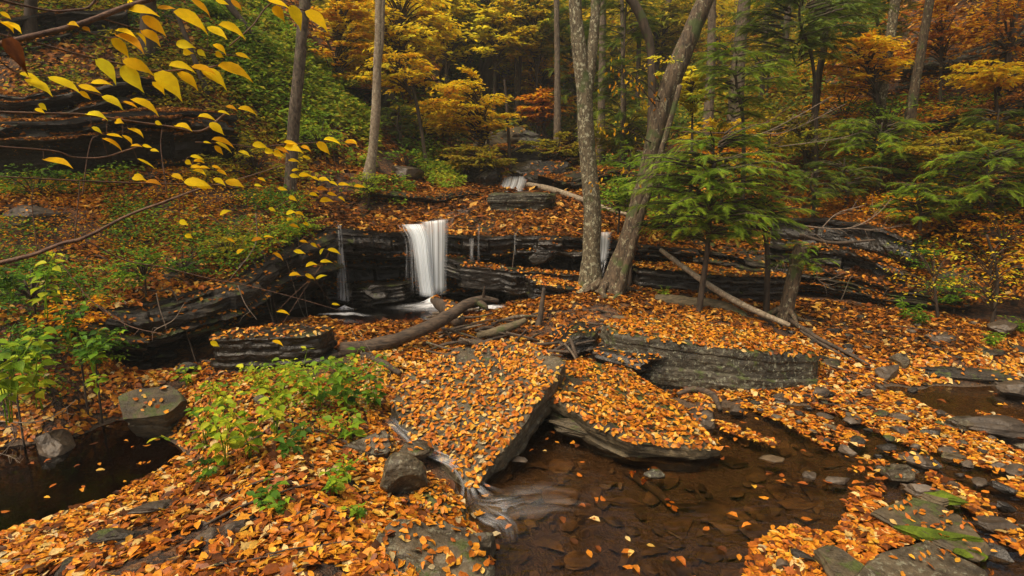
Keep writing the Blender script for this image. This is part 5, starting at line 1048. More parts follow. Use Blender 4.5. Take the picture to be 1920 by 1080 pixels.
# ================================================================ LOGS AND DRIFTWOOD
def log(label, pts, mat='log', name='log', cat='log', group=None, seed=0, seg=14, rough=.22, dens=0, knots=0, Y=None, lift=.6):
    """pts: (px, py, r_px[, Y]); without Y the point rests on the ground below it"""
    P = []
    for p in pts:
        if len(p) > 3: q = at(p[0], p[1], p[3])
        elif Y: q = at(p[0], p[1], Y)
        else: q = ground(p[0], p[1]); q = q+np.array([0, 0, lift*p[2]*q[1]/F])
        P.append((*q, p[2]*q[1]/F))
    P = np.array(P); mb = MB(); n = max(12, int(np.linalg.norm(np.diff(P[:, :3], axis=0), axis=1).sum()/.045))
    V, Fc = tube(P[:, :3], P[:, 3], seg, n, rough, 8, seed); mb.add(V, Fc); q = np.random.default_rng(seed)
    for i in range(knots):
        k = q.integers(1, len(P)-1); a = P[k, :3]; d = unit(q.normal(0, 1, 3)+np.array([0, -.2, .8])); r_ = P[k, 3]
        V2, F2 = tube([a, a+d*r_*1.8, a+d*r_*3.2+np.array([0, 0, .02])], [r_*.45, r_*.3, r_*.1], 7, 8, .2, 12, seed+i); mb.add(V2, F2)
    o = tag(mb.build(name, M[mat]), label, cat, group)
    if dens: LG.append((V, Fc[:1], dens, .6, .07))
    return o
LG = []
log('big weathered driftwood log slanting up toward the plunge pool', [(640, 657, 15, 6.9), (690, 650, 14, 6.95), (745, 636, 13, 7.05), (800, 614, 13, 7.15), (845, 590, 12, 7.3), (875, 570, 10, 7.4), (905, 562, 8.5, 7.5), (934, 564, 4, 7.55)], seed=2, seg=22, rough=.3, knots=3)
log('broken hook at the top end of the driftwood log', [(893, 566, 6, 7.45), (908, 573, 6, 7.4), (914, 582, 2.5, 7.38)], seed=3, name='branch', cat='branch')
log('short leaf topped rotten log behind the driftwood', [(812, 562, 7, 8.3), (828, 572, 13, 8.1), (850, 588, 17, 7.9), (862, 606, 13, 7.7)], 'dark', seed=4, rough=.35, dens=500)
log('pale barkless log lying across the driftwood heap', [(895, 630, 7, 7.3), (930, 622, 9, 7.35), (965, 610, 8, 7.4), (986, 600, 5, 7.45)], 'mosslog', seed=5, rough=.25)
log('dark log under the pale barkless log', [(860, 640, 6, 7.15), (920, 646, 8, 7.1), (985, 655, 7, 7.1), (1015, 662, 4, 7.1)], 'dark', seed=6)
log('upright rotten snag in the driftwood heap', [(1000, 640, 8, 7.6), (1012, 600, 6.5, 7.7), (1016, 570, 5, 7.75), (1020, 540, 3, 7.8)], 'dark', seed=7, rough=.4)
log('dark log slipping from the heap toward the tilted slab', [(690, 668, 6, 6.7), (720, 682, 7, 6.5), (750, 700, 5, 6.3)], 'dark', seed=8)
log('long pale fallen pole leaning from the leaning tree to the stump', [(1238, 468, 4, 9.0), (1285, 503, 5.5, 8.7), (1345, 545, 6, 8.4), (1410, 580, 6, 8.1), (1480, 610, 5, 7.85)], 'pale', seed=9, rough=.12)
log('dark thin branch continuing from the pale pole over the right floor', [(1480, 610, 5), (1530, 640, 4), (1580, 665, 3.5), (1630, 690, 2.5)], 'dark', seed=10, name='branch', cat='branch', lift=2.)
log('second dark branch lying parallel below the pole', [(1500, 625, 2.5), (1545, 655, 3), (1600, 682, 2)], 'dark', seed=11, name='branch', cat='branch', lift=2.)
log('mossy log half sunk in leaves left of the stump', [(1228, 562, 11, 8.7), (1290, 568, 13, 8.6), (1350, 577, 14, 8.5), (1385, 592, 12, 8.3), (1408, 610, 8, 8.1)], 'mosslog', seed=12, seg=20, rough=.2)
log('pale fallen log crossing from the upper cascade to the birch', [(990, 346, 5, 14), (1035, 356, 6, 13.4), (1085, 372, 5, 12.7), (1140, 392, 4, 12), (1185, 404, 2.5, 11.6)], 'pale', seed=13, rough=.15)
log('dark log lying just under the pale log by the pale block', [(1000, 358, 6, 13.9), (1060, 368, 6, 13.3), (1110, 384, 4, 12.7)], 'dark', seed=14)
log('mossy root arching over the wet rock below the tree roots', [(1128, 598, 7, 8.0), (1165, 600, 8, 7.75), (1195, 612, 8, 7.55), (1212, 636, 7, 7.45), (1218, 662, 4, 7.4)], 'mosslog', seed=15, name='root', cat='root')
log('thin grey root dropping beside the mossy root', [(1200, 606, 3, 7.6), (1225, 622, 3, 7.5), (1232, 650, 2, 7.45)], 'greyb', seed=16, name='root', cat='root')
log('waterlogged branch with leaves lying in the near shallows', [(1172, 893, 5), (1200, 912, 8), (1232, 935, 9), (1268, 968, 5)], 'dark', seed=17, name='branch', cat='branch', dens=300, lift=1.6)
log('dark wet branch crossing the leaf drift at the bottom right', [(1478, 985, 3), (1515, 1030, 6), (1545, 1075, 7), (1560, 1110, 6)], 'dark', seed=18, name='branch', cat='branch', lift=1.8)
log('dark branch resting on the top of the big grey boulder', [(1335, 622, 2.5, 7.4), (1375, 628, 4, 7.25), (1410, 634, 3.5, 7.1), (1435, 648, 2, 7.0)], 'dark', seed=19, name='branch', cat='branch')
log('brown branch in leaves left of the driftwood', [(375, 678, 4), (430, 690, 4), (480, 700, 3), (530, 700, 2)], 'log', seed=20, name='branch', cat='branch')
log('slanting log stub at the foot of the left overhang', [(560, 690, 5), (600, 680, 6), (640, 668, 6)], 'dark', seed=21)
log('crooked root like branch at the right of the mossy log', [(1395, 596, 4, 8.2), (1430, 600, 5, 8.1), (1455, 612, 3, 8.0)], 'log', seed=22, name='branch', cat='branch')
log('tangled root end beside the leaf dotted wet rock', [(1270, 745, 4), (1300, 738, 6), (1335, 748, 6), (1350, 775, 4)], 'log', seed=23, name='root', cat='root', lift=1.5)
log('old branch lying at the foot of the right slope', [(1500, 440, 3, 9.7), (1560, 455, 3, 9.6), (1640, 450, 2, 9.5)], 'dark', seed=24, name='branch', cat='branch')
q = np.random.default_rng(31)
for i in range(58):
    cx, cy = q.uniform(830, 1190), q.uniform(585, 672); a = q.uniform(-.5, .5) if i % 3 else q.uniform(-1.4, 1.4); l = q.uniform(22, 60); Y = 7.95-(cy-590)*.016
    dx, dy = math.cos(a)*l, math.sin(a)*l
    log('dark stick tangled in the driftwood heap', [(cx-dx, cy-dy*.6, q.uniform(1.5, 3.5), Y+q.uniform(-.1, .25)), (cx, cy-q.uniform(-4, 6), q.uniform(1.5, 4), Y), (cx+dx, cy+dy*.6, q.uniform(.8, 2), Y+q.uniform(-.2, .2))], ['dark', 'log', 'dark', 'greyb'][i % 4], seed=50+i, name='stick', cat='stick', group='sticks in the driftwood heap', seg=8)
def twigs(label, lines, Y, mat='twigg', name='branch', cat='branch', seed=0, side=0):
    mb = MB(); q = np.random.default_rng(seed)
    for ln in lines:
        P = np.array([(*at(p[0], p[1], Y if len(p) < 4 else p[3]), p[2]*Y/F*(.7 if Y > 8 else 1)) for p in ln]); V, Fc = tube(P[:, :3], P[:, 3], 6, max(12, len(ln)*8), .1, 20, seed); mb.add(V, Fc)
        S = spline(P, 30)
        for k in range(side):
            i = q.integers(4, 26); a = S[i, :3]; d = unit(S[i+2, :3]-S[i-2, :3]); e = unit(d+q.normal(0, .7, 3)); l = q.uniform(.1, .3)*Y/8
            Pm = np.array([a, a+e*l*.5+q.normal(0, .01, 3), a+e*l+np.array([0, 0, q.normal(0, .05)])]); V, Fc = tube(Pm, [S[i, 3]*.6, S[i, 3]*.4, S[i, 3]*.15], 5, 8, .1, 20); mb.add(V, Fc)
    return tag(mb.build(name, M[mat]), label, cat)
twigs('bare grey twigs reaching right above the leaning stump', [[(1420, 408, 1.5), (1520, 425, 1.8), (1590, 428, 1.5), (1640, 405, 1.2), (1672, 372, .7)], [(1540, 428, 1.2), (1570, 400, 1), (1620, 385, .7)], [(1590, 428, 1.2), (1640, 430, .9), (1690, 424, .5)], [(1480, 418, 1.2), (1530, 440, 1), (1560, 470, .6)]], 8.7, seed=1, side=9)
twigs('bare grey twigs hanging low right of the stump', [[(1530, 505, 1.5), (1535, 525, 1.3), (1555, 537, .8)], [(1535, 525, 1), (1560, 522, .8), (1580, 512, .5)]], 8.2, seed=2, side=3)
twigs('dead pale twigs over the middle of the right slope', [[(1350, 270, 1.2), (1430, 250, 1.5), (1500, 215, 1.2), (1560, 180, .8)], [(1430, 250, 1.2), (1480, 245, 1), (1585, 195, .7)], [(1460, 275, 1.2), (1560, 262, 1), (1610, 250, .6)]], 11, seed=3, side=12)
twigs('thin dead branches behind the feathery hemlock', [[(1280, 247, 1.6), (1370, 248, 1.6), (1440, 228, 1.1), (1480, 200, .7)], [(1300, 300, 1.2), (1400, 290, 1), (1470, 262, .6)]], 9.8, 'twig', seed=4, side=10)
twigs('bare twigs curling over the left pool', [[(-20, 788, 1.3), (60, 792, 1.3), (110, 775, 1), (142, 750, .5)], [(-10, 745, .9), (25, 742, .8), (58, 758, .5)], [(20, 795, 1), (30, 820, .8), (-5, 860, .5)], [(0, 850, .8), (22, 857, .7), (38, 868, .5)], [(-10, 770, .8), (40, 800, .6), (60, 815, .4)]], 3.4, seed=5, side=5)
for lb_, ln_ in [('bare stem bent over at its tip before the dark left cliff', [(155, 365, 1), (163, 300, .9), (172, 262, .8), (184, 254, .6)]), ('wavy bare stem before the right part of the left cliff', [(313, 360, 1), (302, 280, .9), (304, 240, .6)]),
   ('straight bare stem left of the wavy one', [(140, 450, 1.2), (150, 340, .8)]), ('slightly bowed bare stem near the left edge', [(70, 470, 1), (60, 380, .8), (66, 330, .5)])]: twigs(lb_, [ln_], 5.2, 'twig', seed=6, name='stem', cat='bare stem')
twigs('thin curved stems hanging in front of the cave', [[(293, 550, 1.1), (300, 580, 1), (312, 615, .7)], [(345, 570, .9), (325, 600, .9), (290, 620, .8), (286, 640, .5)], [(480, 400, 1), (478, 460, .9), (430, 525, .6)], [(446, 535, .9), (460, 570, .8), (482, 600, .5)]], 5.8, 'twigg', seed=7, side=1)
twigs('fine bare stems at the left of the dark overhang', [[(180, 570, 1), (240, 610, 1), (310, 628, .7)], [(100, 470, 1), (150, 540, .9), (200, 590, .6)]], 5., 'twig', seed=8, side=3)
twigs('white dead stalks in front of the driftwood butt', [[(660, 620, .9), (675, 650, .9), (682, 680, .7)], [(672, 618, .8), (688, 648, .8), (702, 675, .6)], [(676, 660, .8), (678, 685, .7), (690, 700, .5)]], 5.9, 'twigg', seed=9)

# ================================================================ PLANTS
def plant(label, px, py, hpx, seed, L=.075, mat='green', tmu=.55, stems=4, Y=None, cat='plant', lean=(0, 0), nodes=5, ratio=.62, spread=.5, name='plant', base=None):
    q = np.random.default_rng(seed); b = ground(px, py) if Y is None else at(px, py, Y); h = hpx*b[1]/F
    t = thing(name, label, cat, b-np.array([0, 0, .02])); sb, fb = MB(), MB()
    for i in range(stems):
        a = q.uniform(0, 6.28); d = np.array([math.cos(a)*spread*h*q.uniform(.1, 1), math.sin(a)*spread*h*q.uniform(.1, 1), h*q.uniform(.6, 1.05)])+np.array([lean[0], lean[1], 0])*h
        P = np.array([b+q.normal(0, .01, 3), b+d*np.array([.25, .25, .55]), b+d]); V, Fc = tube(P, [.004, .003, .0015], 5, 10); sb.add(V, Fc); S = spline(P, 20); a0 = q.uniform(0, 6.28)
        for k in range(nodes):
            f = .35+.65*k/(nodes-1); c = S[min(19, int(f*19))]; m = 2 if k < nodes-1 else 3; a0 += 1.57
            for j in range(m):
                an = a0+j*6.28/m+q.normal(0, .3); dd = np.array([math.cos(an), math.sin(an), q.uniform(-.45, .25)]); l = L*q.uniform(.6, 1.2)*(1-.25*(k == nodes-1)); pt_ = c+dd*L*.25
                V, Fc = tube([c, pt_], [.0015, .001], 4, 3); sb.add(V, Fc)
                n_ = unit(np.array([q.normal(0, .3), q.normal(-.25, .3), 1])); V, FF = inst(TB, TBF, pt_[None], dd[None], n_[None], l, l*ratio*q.uniform(.8, 1.1), np.array([q.uniform(.5, 2.2)]))
                fb.add(V, FF, np.clip(q.normal(tmu, .17), 0, 1))
    sb.build('stem', M['fern'], t); fb.build('foliage', M[mat], t); return t
PL = [ # label, px, py, height px, leaf, tint, stems, Y
 ('tall yellow green seedling at the front of the plant patch', 425, 880, 175, .08, .85, 5, None, 5),
 ('bushy pale green plant right of the front seedling', 470, 862, 150, .075, .8, 5, None, 5),
 ('green plant at the left end of the patch by the boulder', 385, 835, 120, .075, .55, 4, None, 4),
 ('yellowing plant in the middle of the patch', 520, 820, 150, .07, .8, 5, None, 5),
 ('dark glossy low plant in the middle of the patch', 545, 850, 60, .08, .25, 3, None, 3),
 ('leafy green plant below the butt of the driftwood', 600, 770, 120, .075, .6, 6, None, 5),
 ('lush bright green plant at the right of the patch', 650, 775, 120, .085, .5, 6, None, 4),
 ('deep green plant hanging toward the tilted slab', 705, 765, 95, .09, .35, 5, None, 4),
 ('large leaved green sprig next to the narrow side channel', 660, 830, 60, .085, .6, 3, None, 3),
 ('yellow green plant against the dark rock behind the patch', 565, 745, 90, .065, .85, 5, None, 5),
 ('fine leaved plant at the back of the patch', 490, 745, 80, .055, .8, 5, None, 5),
 ('small dark green seedling low in the front leaves', 500, 950, 55, .07, .3, 3, None, 3),
 ('tiny green seedling right of the dark seedling', 530, 965, 40, .055, .45, 2, None, 3),
 ('thin green sprig left of the hollow rock', 625, 930, 75, .055, .6, 4, None, 4),
 ('small green sprig close under the hollow rock', 645, 900, 50, .05, .6, 3, None, 3),
 ('dark leaved seedling by the left pool edge', 390, 900, 45, .075, .3, 2, None, 3),
 ('small pale sprout below the hollow rock', 668, 975, 30, .04, .5, 3, None, 3),
 ('green sprout above the dark flat rock', 445, 665, 45, .06, .45, 3, None, 3),
 ('yellow sprout on the dark flat rock', 510, 690, 50, .055, .85, 3, None, 3),
 ('sprout with round leaves below the cave', 350, 725, 40, .06, .7, 3, None, 3),
 ('thin sapling at the left end of the plant patch', 415, 770, 70, .055, .75, 4, None, 4),
 ('green herb between the driftwood and the patch', 640, 715, 60, .07, .6, 4, None, 4),
 ('weedy herb by the grey block in the patch', 530, 765, 70, .055, .7, 4, None, 5)]
for i, (lb, px, py, h, L, tm, st, Y, nd) in enumerate(PL): plant(lb, px, py, h, 600+i, L*1.35, 'green', tm-.05, st+1, Y, nodes=max(3, nd-1), ratio=.66, spread=.8, name='seedling' if h < 60 else 'plant')
for i, (lb, px, py, h, L, tm, st, Y, sp, ln) in enumerate([
  ('big lime green leaves at the left edge above the dark pool', 20, 790, 190, .1, .85, 6, 3.3, .35, (.1, 0)),
  ('lime leaved plant right of the left edge leaves', 75, 770, 150, .095, .9, 4, 3.5, .35, (.0, 0)),
  ('drooping yellow green leaves on a stem at the left', 90, 600, 130, .085, .95, 3, 3.6, .25, (.1, 0)),
  ('dark green plant leaning over the mouth of the cave', 175, 700, 95, .08, .45, 5, 4.3, .6, (.25, 0)),
  ('green plant on the brow of the left bank', 130, 640, 80, .07, .35, 6, 4.8, .7, (0, 0)),
  ('round leaved sprig low over the left pool', 180, 735, 50, .075, .8, 2, 4.2, .6, (.2, 0)),
  ('tuft of green leaves at the left edge middle', 25, 560, 90, .07, .4, 6, 4.6, .6, (0, 0)),
  ('brushy green plant low on the left bank', 60, 690, 80, .06, .35, 7, 4.2, .7, (0, 0))]):
    plant(lb, px, py, h, 700+i, L*1.1, 'green', tm-.15, st-1, Y, nodes=5, ratio=.72, spread=sp, lean=ln)
for i, (lb, px, py, h, L, tm, mt) in enumerate([
  ('green fern like clump on the right leaf floor', 1365+330, 600, 40, .09, .3, 'fern'), ('small dark fern under the right slope', 1725, 612, 36, .08, .2, 'fern'),
  ('green tuft on the right bank by the slanting rock', 1855, 650, 30, .07, .4, 'fern'), ('low green tuft at the right edge', 1912, 625, 34, .08, .4, 'fern'),
  ('tiny fern on the mossy log', 1245, 562, 26, .05, .5, 'fern'), ('tuft of fern above the wall of the left waterfall', 545, 500, 34, .06, .6, 'fern'),
  ('green sprig at the lip of the ledge left', 560, 455, 34, .06, .5, 'fern'), ('fern by the foot of the pale tree', 700, 360, 34, .1, .7, 'fern'),
  ('fern clump at the foot of the slender grey trunk', 560, 400, 40, .1, .6, 'fern'), ('fern beside the path', 770, 365, 26, .1, .5, 'fern')]):
    plant(lb, px, py, h, 740+i, L, mt, tm, 7, None, nodes=5, ratio=.35, spread=.9, name='fern', cat='fern')

# ================================================================ UNDERGROWTH
def under(label, polys, dens, L, hmax, mat, tmu, y0, y1, seed, nm='undergrowth', clump=1.2, thr=0., ratio=.55, tsd=.2):
    q = np.random.default_rng(seed); A = (y1-y0)*((y0+y1)*.96+2.4); n = int(A*dens*2.2); y = q.uniform(y0, y1, n); x = q.uniform(-1, 1, n)*(y*.96+1.2); z = walk(x, y)
    px, py = proj(np.stack([x, y, z], -1)); keep = in_any(px, py, polys) & (fbm(np.stack([x*clump, y*clump, x*0+seed], -1), seed, 3) > thr+q.uniform(-.15, .15, n))
    x, y, z = x[keep], y[keep], z[keep]; m = len(x); k = 4
    if not m: return
    P = np.repeat(np.stack([x, y, z], -1), k, 0); hh = q.uniform(.1, 1, m*k)*hmax*np.repeat(.5+.8*np.clip(fbm(np.stack([x*1.7, y*1.7, x*0+3], -1), seed, 2)+.4, 0, 1), k)
    s = np.repeat(np.clip(y/9, .6, 3.2), k); a = q.uniform(0, 6.28, m*k); d = np.stack([np.cos(a), np.sin(a), q.normal(-.1, .35, m*k)], -1); P[:, :2] += d[:, :2]*(.06*s)[:, None]; P[:, 2] += hh
    nr = unit(np.stack([q.normal(0, .35, m*k), q.normal(-.3, .35, m*k), np.ones(m*k)], -1)); LL = L*s*q.uniform(.6, 1.3, m*k)
    V, FF = inst(TL, TLF, P, d, nr, LL, LL*ratio*1.2, q.uniform(0, 2, m*k)); mb = MB()
    t = np.clip(q.normal(tmu, tsd, m*k)+.3*fbm(P*.8, seed, 2), 0, 1); mb.add(V, FF, np.repeat(t, 4))
    tag(mb.build(nm, M[mat], origin=(0, 0, 0)), label, None, None, 'stuff')
under('bright green ferns and moss covering the upper left slope', [[(380, -20), (480, -20), (570, 110), (650, 150), (705, 240), (700, 320), (640, 310), (560, 290), (480, 220), (400, 130), (370, 60)]], 150, .085, .45, 'fern', .72, 10, 24, 1, thr=-.25)
under('yellow green herbs on the slope behind the yellow twigs', [[(230, 30), (430, 90), (570, 290), (600, 350), (430, 340), (370, 250), (260, 190)]], 90, .07, .3, 'olive', .65, 10, 17, 2, thr=-.1)
under('bright green mound beside the gully', [[(775, 262), (810, 258), (850, 300), (868, 350), (835, 362), (790, 330)]], 90, .06, .3, 'fern', .6, 12, 18, 3, thr=-.6)
under('mixed green brush on top of the left bank', [[(-50, 270), (250, 285), (270, 350), (200, 370), (-50, 375)]], 110, .075, .35, 'fern', .5, 7, 13, 4, thr=-.15)
under('brush hanging over the brow of the left ledge', [[(200, 385), (560, 370), (570, 470), (500, 530), (400, 530), (200, 560)]], 150, .06, .34, 'green', .4, 6, 12, 5, thr=-.12)
under('green and brown brush on the near left bank', [[(-80, 420), (240, 430), (330, 500), (200, 560), (150, 680), (-80, 700)]], 150, .065, .34, 'green', .5, 4, 8.5, 6, thr=-.08)
under('low green growth on the bank under the birch', [[(1130, 300), (1300, 290), (1480, 330), (1500, 400), (1300, 420), (1130, 390)]], 55, .065, .3, 'fern', .35, 10, 20, 7, thr=0.)
under('green brush scattered over the right slope', [[(1450, 200), (1950, 180), (1950, 560), (1800, 540), (1700, 420), (1500, 380)]], 60, .06, .35, 'fern', .25, 7.5, 18, 8, thr=.02)
under('rust and orange brush scattered over the right slope', [[(1380, 20), (1950, -20), (1950, 600), (1700, 560), (1500, 380), (1300, 330)]], 50, .07, .45, 'maple', .12, 7.5, 26, 9, thr=.0)
under('olive brush on the far valley sides', [[(560, -40), (1500, -40), (1500, 280), (1200, 300), (1050, 260), (900, 280), (700, 260)]], 14, .085, 1., 'olive', .5, 17, 50, 10, thr=-.1)
under('dark green brush on the far valley sides', [[(560, -40), (1700, -40), (1600, 250), (1200, 300), (1050, 260), (900, 280), (700, 260)]], 14, .085, .9, 'hemdark', .6, 17, 50, 11, thr=-.05)
under('dark leafy brush smothering the near left bank', [[(-120, 460), (120, 470), (230, 560), (190, 700), (120, 760), (-120, 800)]], 420, .05, .25, 'fern', .25, 3.6, 7, 14, thr=-.25)
under('brown withered brush on the upper left bank', [[(-100, 340), (600, 340), (560, 480), (200, 520), (-100, 520)]], 90, .05, .3, 'maple', .05, 5.5, 11.5, 15, thr=-.05)
under('mossy olive brush on the rocks at the top left', [[(-100, -40), (420, -40), (500, 200), (460, 290), (-100, 290)]], 60, .07, .25, 'olive', .7, 9, 17, 16, thr=-.05)
under('dark green brush on the rocks at the top left', [[(-100, -40), (420, -40), (500, 200), (460, 290), (-100, 290)]], 50, .07, .2, 'fern', .1, 9, 17, 17, thr=-.02)
under('green weeds round the foreground plant patch', [[(360, 720), (480, 690), (740, 690), (700, 760), (640, 830), (520, 850), (380, 860)]], 110, .045, .16, 'fern', .5, 4, 7.5, 12, thr=-.02)
under('small green growth on the terrace behind the main waterfall', [[(600, 330), (760, 340), (760, 390), (620, 400)]], 60, .06, .18, 'fern', .5, 9.5, 14, 13, thr=.05)

# ================================================================ OVERHANGING TWIGS IN FRONT
def LY(px): return 1.5+max(0, px)/640*.95
TW = [ # crop coordinates (3x): label, line, radius px
 ('stout brown branch crossing the top left corner', [(-60, 262), (130, 215), (400, 150), (560, 95), (700, 40), (830, 0), (900, -40)], 3.2),
 ('yellow leaved twig running down from the left edge to the big leaves', [(-40, 185), (200, 240), (400, 295), (560, 335), (700, 365), (880, 400), (1130, 385), (1225, 370)], 1.2),
 ('thin leafy twig along the top edge', [(-40, -10), (150, 35), (300, 62), (430, 55), (490, 45), (520, 20), (548, -20)], 1.3),
 ('long level twig with small yellow leaves at mid left', [(-60, 628), (200, 637), (480, 645), (700, 678), (950, 712), (1130, 738), (1270, 640)], 1.5),
 ('leafy twig slanting across the upper left middle', [(415, 150), (520, 190), (620, 212), (700, 200)], .8),
 ('leafy twig from the brown branch to the right', [(560, 100), (780, 165), (960, 205), (1100, 265), (1230, 300), (1400, 325)], .9),
 ('twig with broad yellow leaves at the top above the slope', [(1290, 260), (1420, 145), (1490, 50), (1560, 5), (1630, 35), (1720, 60)], .9),
 ('drooping twig with narrow leaves at the left', [(-60, 300), (110, 415), (275, 430), (445, 500), (575, 540), (700, 580), (850, 560)], .9),
 ('level twig low on the left with few leaves', [(-60, 820), (300, 850), (420, 885), (580, 885), (700, 850), (790, 820)], 1.1),
 ('bottom twig of the yellow cluster', [(-60, 990), (340, 1012), (700, 1027), (980, 1035), (1200, 1040), (1340, 1060)], 1.0),
 ('twig holding the yellow leaves in front of the grey trunk', [(1100, 800), (1300, 812), (1440, 830), (1600, 812), (1740, 805), (1900, 795)], .8),
 ('dense little twig below the leaves at the grey trunk', [(1030, 900), (1080, 940), (1180, 950), (1280, 975)], .7),
 ('thin twig dangling yellow leaves over the ledge', [(1430, 1150), (1500, 1190), (1650, 1130), (1720, 1270), (1790, 1390), (1850, 1420), (1760, 1560)], .6)]
LV = [(720,0,745,35,.5),(722,55,895,75,.3),(885,45,990,45,.25),(800,90,940,200,.45),(975,65,1175,170,.35),(1075,0,1190,85,.3),(1212,0,1290,25,.4),(1300,0,1365,60,.4),
(1170,150,1280,215,.35),(1228,140,1385,200,.3),(800,170,905,250,.4),(650,172,765,195,.2),(765,185,830,248,.25),(650,200,815,272,.2),(627,215,733,325,.5),(990,245,1100,265,.5),
(1030,290,1085,300,.8),(1110,280,1160,320,.6),(1200,250,1275,300,.35),(1210,295,1260,325,.6),(1325,300,1410,330,.3),(540,330,662,465,.45),(690,340,870,415,.4),(690,370,805,515,.6),
(880,405,1027,555,.5),(950,370,1100,390,.3),(1000,408,1120,500,.4),(1075,375,1220,410,.25),(1135,395,1280,488,.4),(1222,370,1428,440,.3),(105,415,235,450,.25),(145,445,300,530,.3),
(275,430,455,515,.25),(445,515,515,560,.4),(440,480,570,520,.3),(575,540,697,608,.35),(690,570,780,605,.2),(510,468,632,468,.25),(735,560,898,632,.25),(860,460,930,530,.4),
(485,645,600,655,.2),(650,680,692,690,.5),(515,715,578,750,.35),(600,755,690,770,.2),(690,760,748,808,.25),(575,780,693,835,.15),(735,822,800,820,.2),(800,820,860,830,.3),
(845,845,895,850,.3),(720,725,812,760,.15),(245,897,410,930,.2),(770,893,875,943,.15),(750,995,818,1010,.5),(820,1025,915,1035,.25),(965,985,1035,1010,.4),(1035,1020,1180,1040,.4),
(1090,1025,1200,1060,.5),(1200,1005,1270,1040,.4),(1270,1015,1375,1050,.4),(1430,1045,1480,1045,.3),(1180,690,1262,757,.5),(1115,655,1212,665,.25),(1270,600,1335,615,.3),
(1340,612,1445,632,.25),(1225,630,1295,640,.25),(985,710,1078,720,.2),(870,690,915,700,.4),(1190,785,1320,815,.25),(1140,800,1190,805,.2),(1205,820,1258,870,.5),(1210,800,1310,855,.2),
(1420,815,1510,830,.45),(1595,800,1680,810,.3),(1600,825,1705,850,.4),(1690,825,1750,845,.3),(1780,800,1860,868,.5),(1490,845,1545,860,.6),(1540,855,1600,880,.6),(1550,830,1630,860,.3),
(1820,785,1920,800,.2),(1340,850,1410,875,.25),(1540,35,1602,120,.55),(1630,30,1700,165,.5),(1720,60,1850,170,.4),(1505,0,1630,40,.2),(5,125,80,170,.25),(10,122,125,172,.15),
(0,65,65,108,.3),(385,135,440,140,.3),(465,150,510,178,.35),(1040,905,1080,925,.5),(1070,880,1150,895,.3),(1090,905,1150,910,.3),(1070,940,1140,940,.3),(1120,940,1180,945,.3),
(1190,935,1250,950,.3),(1220,955,1280,985,.3),(1085,960,1160,975,.2),(215,585,268,620,.4),(195,612,255,635,.3),(1010,1240,1058,1265,.6),(1040,1320,1085,1340,.5),(1275,1342,1325,1365,.3),
(1330,1425,1372,1400,.4),(1235,1210,1300,1180,.3),(1415,1350,1480,1342,.3),(1480,1332,1540,1332,.2),(1535,1425,1600,1462,.3),(1625,1105,1672,1130,.5),(1510,1170,1555,1190,.4),
(1610,1200,1660,1190,.4),(1660,1195,1710,1210,.3),(1610,1240,1655,1230,.3),(1625,1265,1690,1280,.3),(1705,1252,1740,1270,.4),(1685,1355,1735,1365,.3),(1745,1370,1790,1392,.4),
(1650,1410,1720,1425,.4),(1800,1430,1820,1395,.3),(1840,1405,1920,1425,.3),(1800,1475,1870,1470,.3),(1720,1500,1780,1480,.3),(1625,1550,1690,1542,.3),(1715,1545,1775,1570,.4),
(1775,1570,1835,1545,.25),(1865,1712,1915,1715,.3),(1555,1755,1630,1760,.2),(1185,1920,1235,1950,.6),(1530,1918,1595,1940,.3)]
extra = [(1640,960,.3),(1700,985,.3),(1750,995,.3),(1790,1010,.3),(1850,1025,.3),(1900,1040,.3),(1630,985,.5),(1680,990,.4),(1560,1060,.4),(1450,1000,.3),(1940,800,.3),(1960,790,.2),(1990,1050,.3),(1740,1090,.4),(1800,1130,.4),(1840,1090,.4),(1900,1110,.3),(1780,1060,.4),(1120,1050,.4),(1620,905,.3),(1700,880,.3)]
for i, (x, y, w_) in enumerate(extra): LV.append((x, y, x+45+(i*17) % 30, y+((i*13) % 30)-6, w_))
bases = []; foot = {}
for lb, ln, rp in TW:
    Pm = np.array([(*at(x/3, y/3, LY(x/3)), rp*LY(x/3)/F) for x, y in ln]); t = thing('twig', lb, 'twig', Pm[0, :3]); mb = MB()
    V, Fc = tube(Pm[:, :3], Pm[:, 3]*1.4, 8, 60, .12, 25, 3); mb.add(V, Fc); bases.append((t, mb, MB(), spline(Pm, 120)[:, :3]))
vpos = np.array([0, 0, CZ])
for i, (x0, y0, x1, y1, rr) in enumerate(LV):
    Y = LY(x0/3); a = at(x0/3, y0/3, Y); b = at(x1/3, y1/3, Y+rng.uniform(-.02, .02)); d = b-a; L = np.linalg.norm(d); u = d/L; v = unit(a-vpos); n0 = unit(-v-u*np.dot(-v, u))
    ang = math.acos(min(1, rr/.56)); sdv = unit(np.cross(u, n0)); up = n0*math.cos(ang)+sdv*math.sin(ang)*(1 if sdv[2] > 0 else -1)
    j = int(np.argmin([np.linalg.norm(S-a, axis=1).min() for _, _, _, S in bases])); t, mb, fb, S = bases[j]; c = S[int(np.argmin(np.linalg.norm(S-a, axis=1)))]
    if np.linalg.norm(c-a) < .35: V, Fc = tube([c, (a+c)/2+np.array([0, 0, .004]), a], [.0011, .001, .0008], 5, 6); mb.add(V, Fc)
    V, FF = inst(TB, TBF, a[None], u[None], up[None], L, max(.56*L, .022), np.array([rng.uniform(.5, 1.6)])); fb.add(V, FF, np.clip(rng.normal(.55, .2), .1, 1))
for t, mb, fb, S in bases:
    mb.build('stem', M['twig'], t)
    if fb.n: fb.build('foliage', M['yellow'], t)
a = at(13, 72, 1.5); t = thing('dead_leaf', 'curled brown dead leaf hanging at the top left edge', 'leaf', a)
